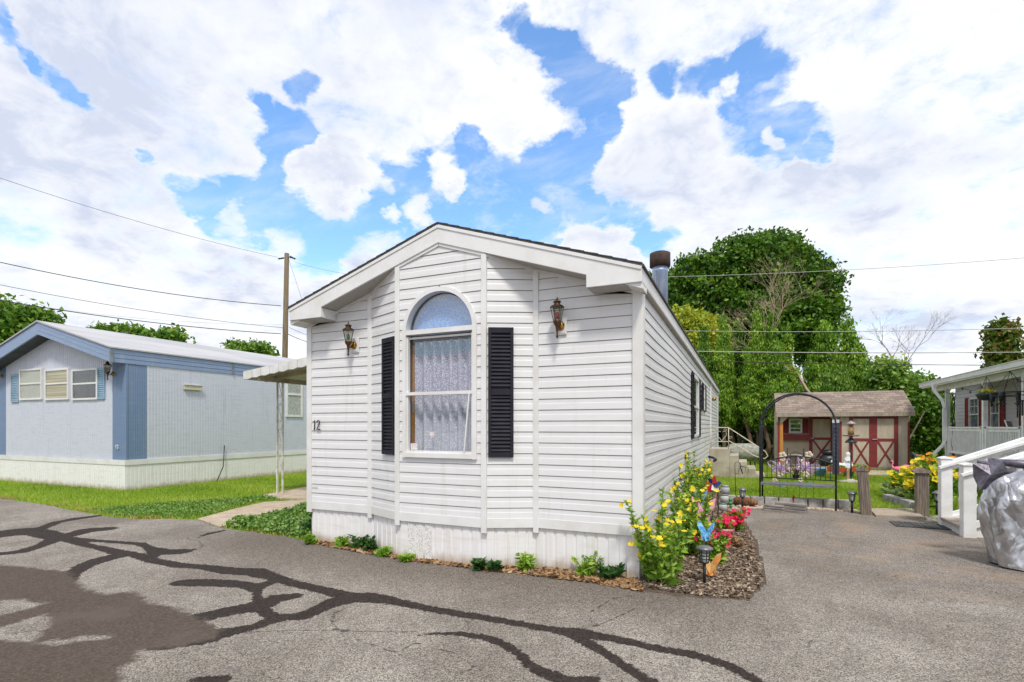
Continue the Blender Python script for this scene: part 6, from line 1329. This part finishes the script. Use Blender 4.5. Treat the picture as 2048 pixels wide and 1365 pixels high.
# bare trees
def bare(label, px, Z, h, lean, m, seed, spread=.5, depth=6, dirn=(0, 0, 1), r0=.10, z0=0):
    rd = random.Random(seed); b = MB(); q = D(px, HY, Z)
    def grow(p, d, L, r, k):
        e = p+d*L; mid_ = p.lerp(e, .5)+Vector((rd.uniform(-1,1), rd.uniform(-1,1), rd.uniform(-1,1)))*L*.07; b.tube([p, mid_, e], [r, r*.8, r*.62], 5 if k > 2 else 3, cap=False)
        if k == 0: return
        for i in range(rd.choice((2, 3, 3)) if k > 1 else 3):
            nd = (d+Vector((rd.uniform(-1,1), rd.uniform(-.6,.6), rd.uniform(-.5,.8)))*spread*1.25).normalized(); grow(p.lerp(e, rd.uniform(.65, 1)), nd, L*rd.uniform(.6, .85), r*.58, k-1)
    d = Vector((dirn[0]*cY, dirn[0]*sY, dirn[2])).normalized(); b.tube([(0,0,0),tuple(d*z0*.5),tuple(d*z0)], [r0*1.2,r0*1.1,r0], 7, cap=False); grow(d*z0, d, h*.30, r0, depth)
    return tag(b.build('bare_tree', m, loc=(q.x, q.y, 0)), label, 'tree', 'leafless trees')
TWB = mat('dead_twigs', (.40,.28,.20), (.55,.43,.32), .9); TWG = mat('grey_twigs', (.20,.17,.16), (.30,.26,.24), .9)
bare('leafless brown branched tree in front of the maple right side', 1715, 23.2, 8.4, 0, TWB, 4, .66, 7, (-.62, 0, .9), .09, 2.6)
bare('thin grey leafless tree standing against the sky right of the maple', 1712, 30, 7.0, 0, TWG, 12, .55, 6, (.38, 0, .9), .07, 3.0)
# far trees
tree('narrow_tree', 'lone narrow tree above the neighbour porch roof', 2005, 60, [L_(*a, 1, 0, 2005) for a in [(2005,665,60,20,22),(2002,695,60,24,26),(2010,715,60,20,18),(2000,740,60,20,20)]], 260, 18, .42, .42, leafmat('autumn_tinged', [(.05,.10,.02),(.12,.18,.03),(.30,.16,.05)], .2), (8, .3, 6, 1.5), shell=.7)
bare('small bare twiggy tree at the far right edge', 2036, 60, 7.5, 0, TWG, 5, .45, 4, (.05, 0, 1), .12, 6)
tree('leafy_tree', 'leafy tree at the left edge above the blue home roof', 20, 38, [L_(*a, 1, 0, 20) for a in [(10,650,38,60,42),(60,640,38,36,18),(75,630,38,30,12),(-30,640,38,60,50),(30,665,38,50,30)]], 620, 16, .36, .28, MID, (6, .3, 7, 2), shell=.8)
tree('leafy_tree', 'flat topped tree behind the middle of the blue home roof', 270, 44, [L_(*a, 1, 0, 270) for a in [(215,672,44,30,18),(260,672,44,34,16),(300,680,44,30,14),(345,676,44,26,16),(280,705,44,80,26)]], 620, 16, .32, .30, MID, (5, .3, 7, 2), shell=.8)
tree('leafy_tree', 'small tree top left of the utility pole', 495, 48, [L_(*a, 1, 0, 495) for a in [(480,702,48,24,14),(515,705,48,28,14),(500,730,48,50,24)]], 360, 16, .34, .30, MID, (5, .3, 5, 2), shell=.8)
# distant tree belt hiding the horizon
b = []; q = []
for k in range(170):
    a = R(360*k/170); rad = 120+rng.random()*30; b.append((-math.sin(a)*rad, math.cos(a)*rad, 1.5, 7, 7, 3.0+rng.random()*1.6))
p, tn = clumpy(b, 8000, 8, .9, .6); co, q, var = cards(p, .9, seedvar=tn); tag(np_mesh('woodland', co, q, MAPLE, {'var': var}), 'distant belt of trees on the horizon', 'woodland', kind='stuff')
# ================================================================ utility pole and wires
Zp = 33; pq = D(570, HY, Zp); tz = CH+(HY-508)*Zp/F; PLZ = lambda py: CH-(py-HY)*Zp/F
UP = thing('utility_pole', 'wooden utility pole rising behind the blue home', 'utility pole', (pq.x, pq.y, 0))
b = MB(); b.tube([(-.12,0,0),(0,0,tz*.5),(.16,0,tz)], [.19,.17,.14], 10); b.build('pole', mat('pole_wood', (.22,.16,.10), (.13,.10,.06), .95, scale=4, stretch=(4,4,.3), bump=.5), UP)
b = MB(); zt_ = tz-.25
for sg in (-1, 1):
    for k in range(3): b.lathe([(.03,-.05),(.09,0),(.03,.05)], (.16+sg*(.32+k*.16), 0, zt_-.08*k*(sg > 0)), 8)
    b.tube([(.16,0,zt_),(.16+sg*.8,0,zt_-(.2 if sg > 0 else 0))], .02, 5)
b.build('insulator', METAL_BLACK, UP)
WIRE = mat('wire_black', (.035,.033,.03), None, .7); WIREL = mat('wire_pale', (.42,.42,.40), None, .6)
def wire(label, a, c, r, sag=0, m=WIRE, n=24):
    a = Vector(a); c = Vector(c); b = MB(); b.tube([a.lerp(c, t_)-Vector((0,0,sag*4*t_*(1-t_))) for t_ in np.linspace(0, 1, n)], r, 5); tag(b.build('power_line', m), label, 'power line', 'overhead wires')
at_p = lambda px, py: D(px, py, Zp)
wire('upper thick wire from the pole to the upper left', D(562, 612, Zp), D(-120, 497, 25), .022, .4)
wire('middle thin wire from the pole to the left', D(566, 656, Zp), D(-120, 545, 26), .014, .3)
wire('faint thin wire crossing above the blue home', D(566, 650, Zp), D(-120, 580, 30), .008, .5, WIREL)
wire('lowest thick wire from the pole to the left edge', D(562, 668, Zp), D(-120, 580, 25), .024, .3)
wire('thin wire climbing to the upper left from the pole top', D(556, 515, Zp), D(-120, 315, 22), .010, .3)
wire('short wire from the pole down behind the home', D(575, 668, Zp), D(640, 690, Zp+5), .020, .1); wire('thin wire from the pole top towards the right', D(590, 525, Zp), D(720, 552, Zp+4), .008, .1)
wire('slack service wire right of the pole', D(578, 655, Zp), D(650, 680, Zp+3), .012, .1); wire('guy wire dropping from the pole top', D(578, 520, Zp), D(604, 600, Zp+2), .008, 0)
wire('highest pale wire crossing in front of the maple', D(1250, 556, 20), D(2120, 510, 20), .010, .15, WIREL)
wire('second pale wire crossing the evergreens', D(1350, 662, 20), D(2120, 654, 20), .011, .1, WIREL)
wire('thick pale wire crossing above the shed', D(1380, 703, 20), D(2120, 704, 20), .016, .05, WIREL)
wire('lowest dark wire crossing above the shed', D(1380, 722, 20.5), D(2120, 731, 20.5), .014, .05, WIRE)
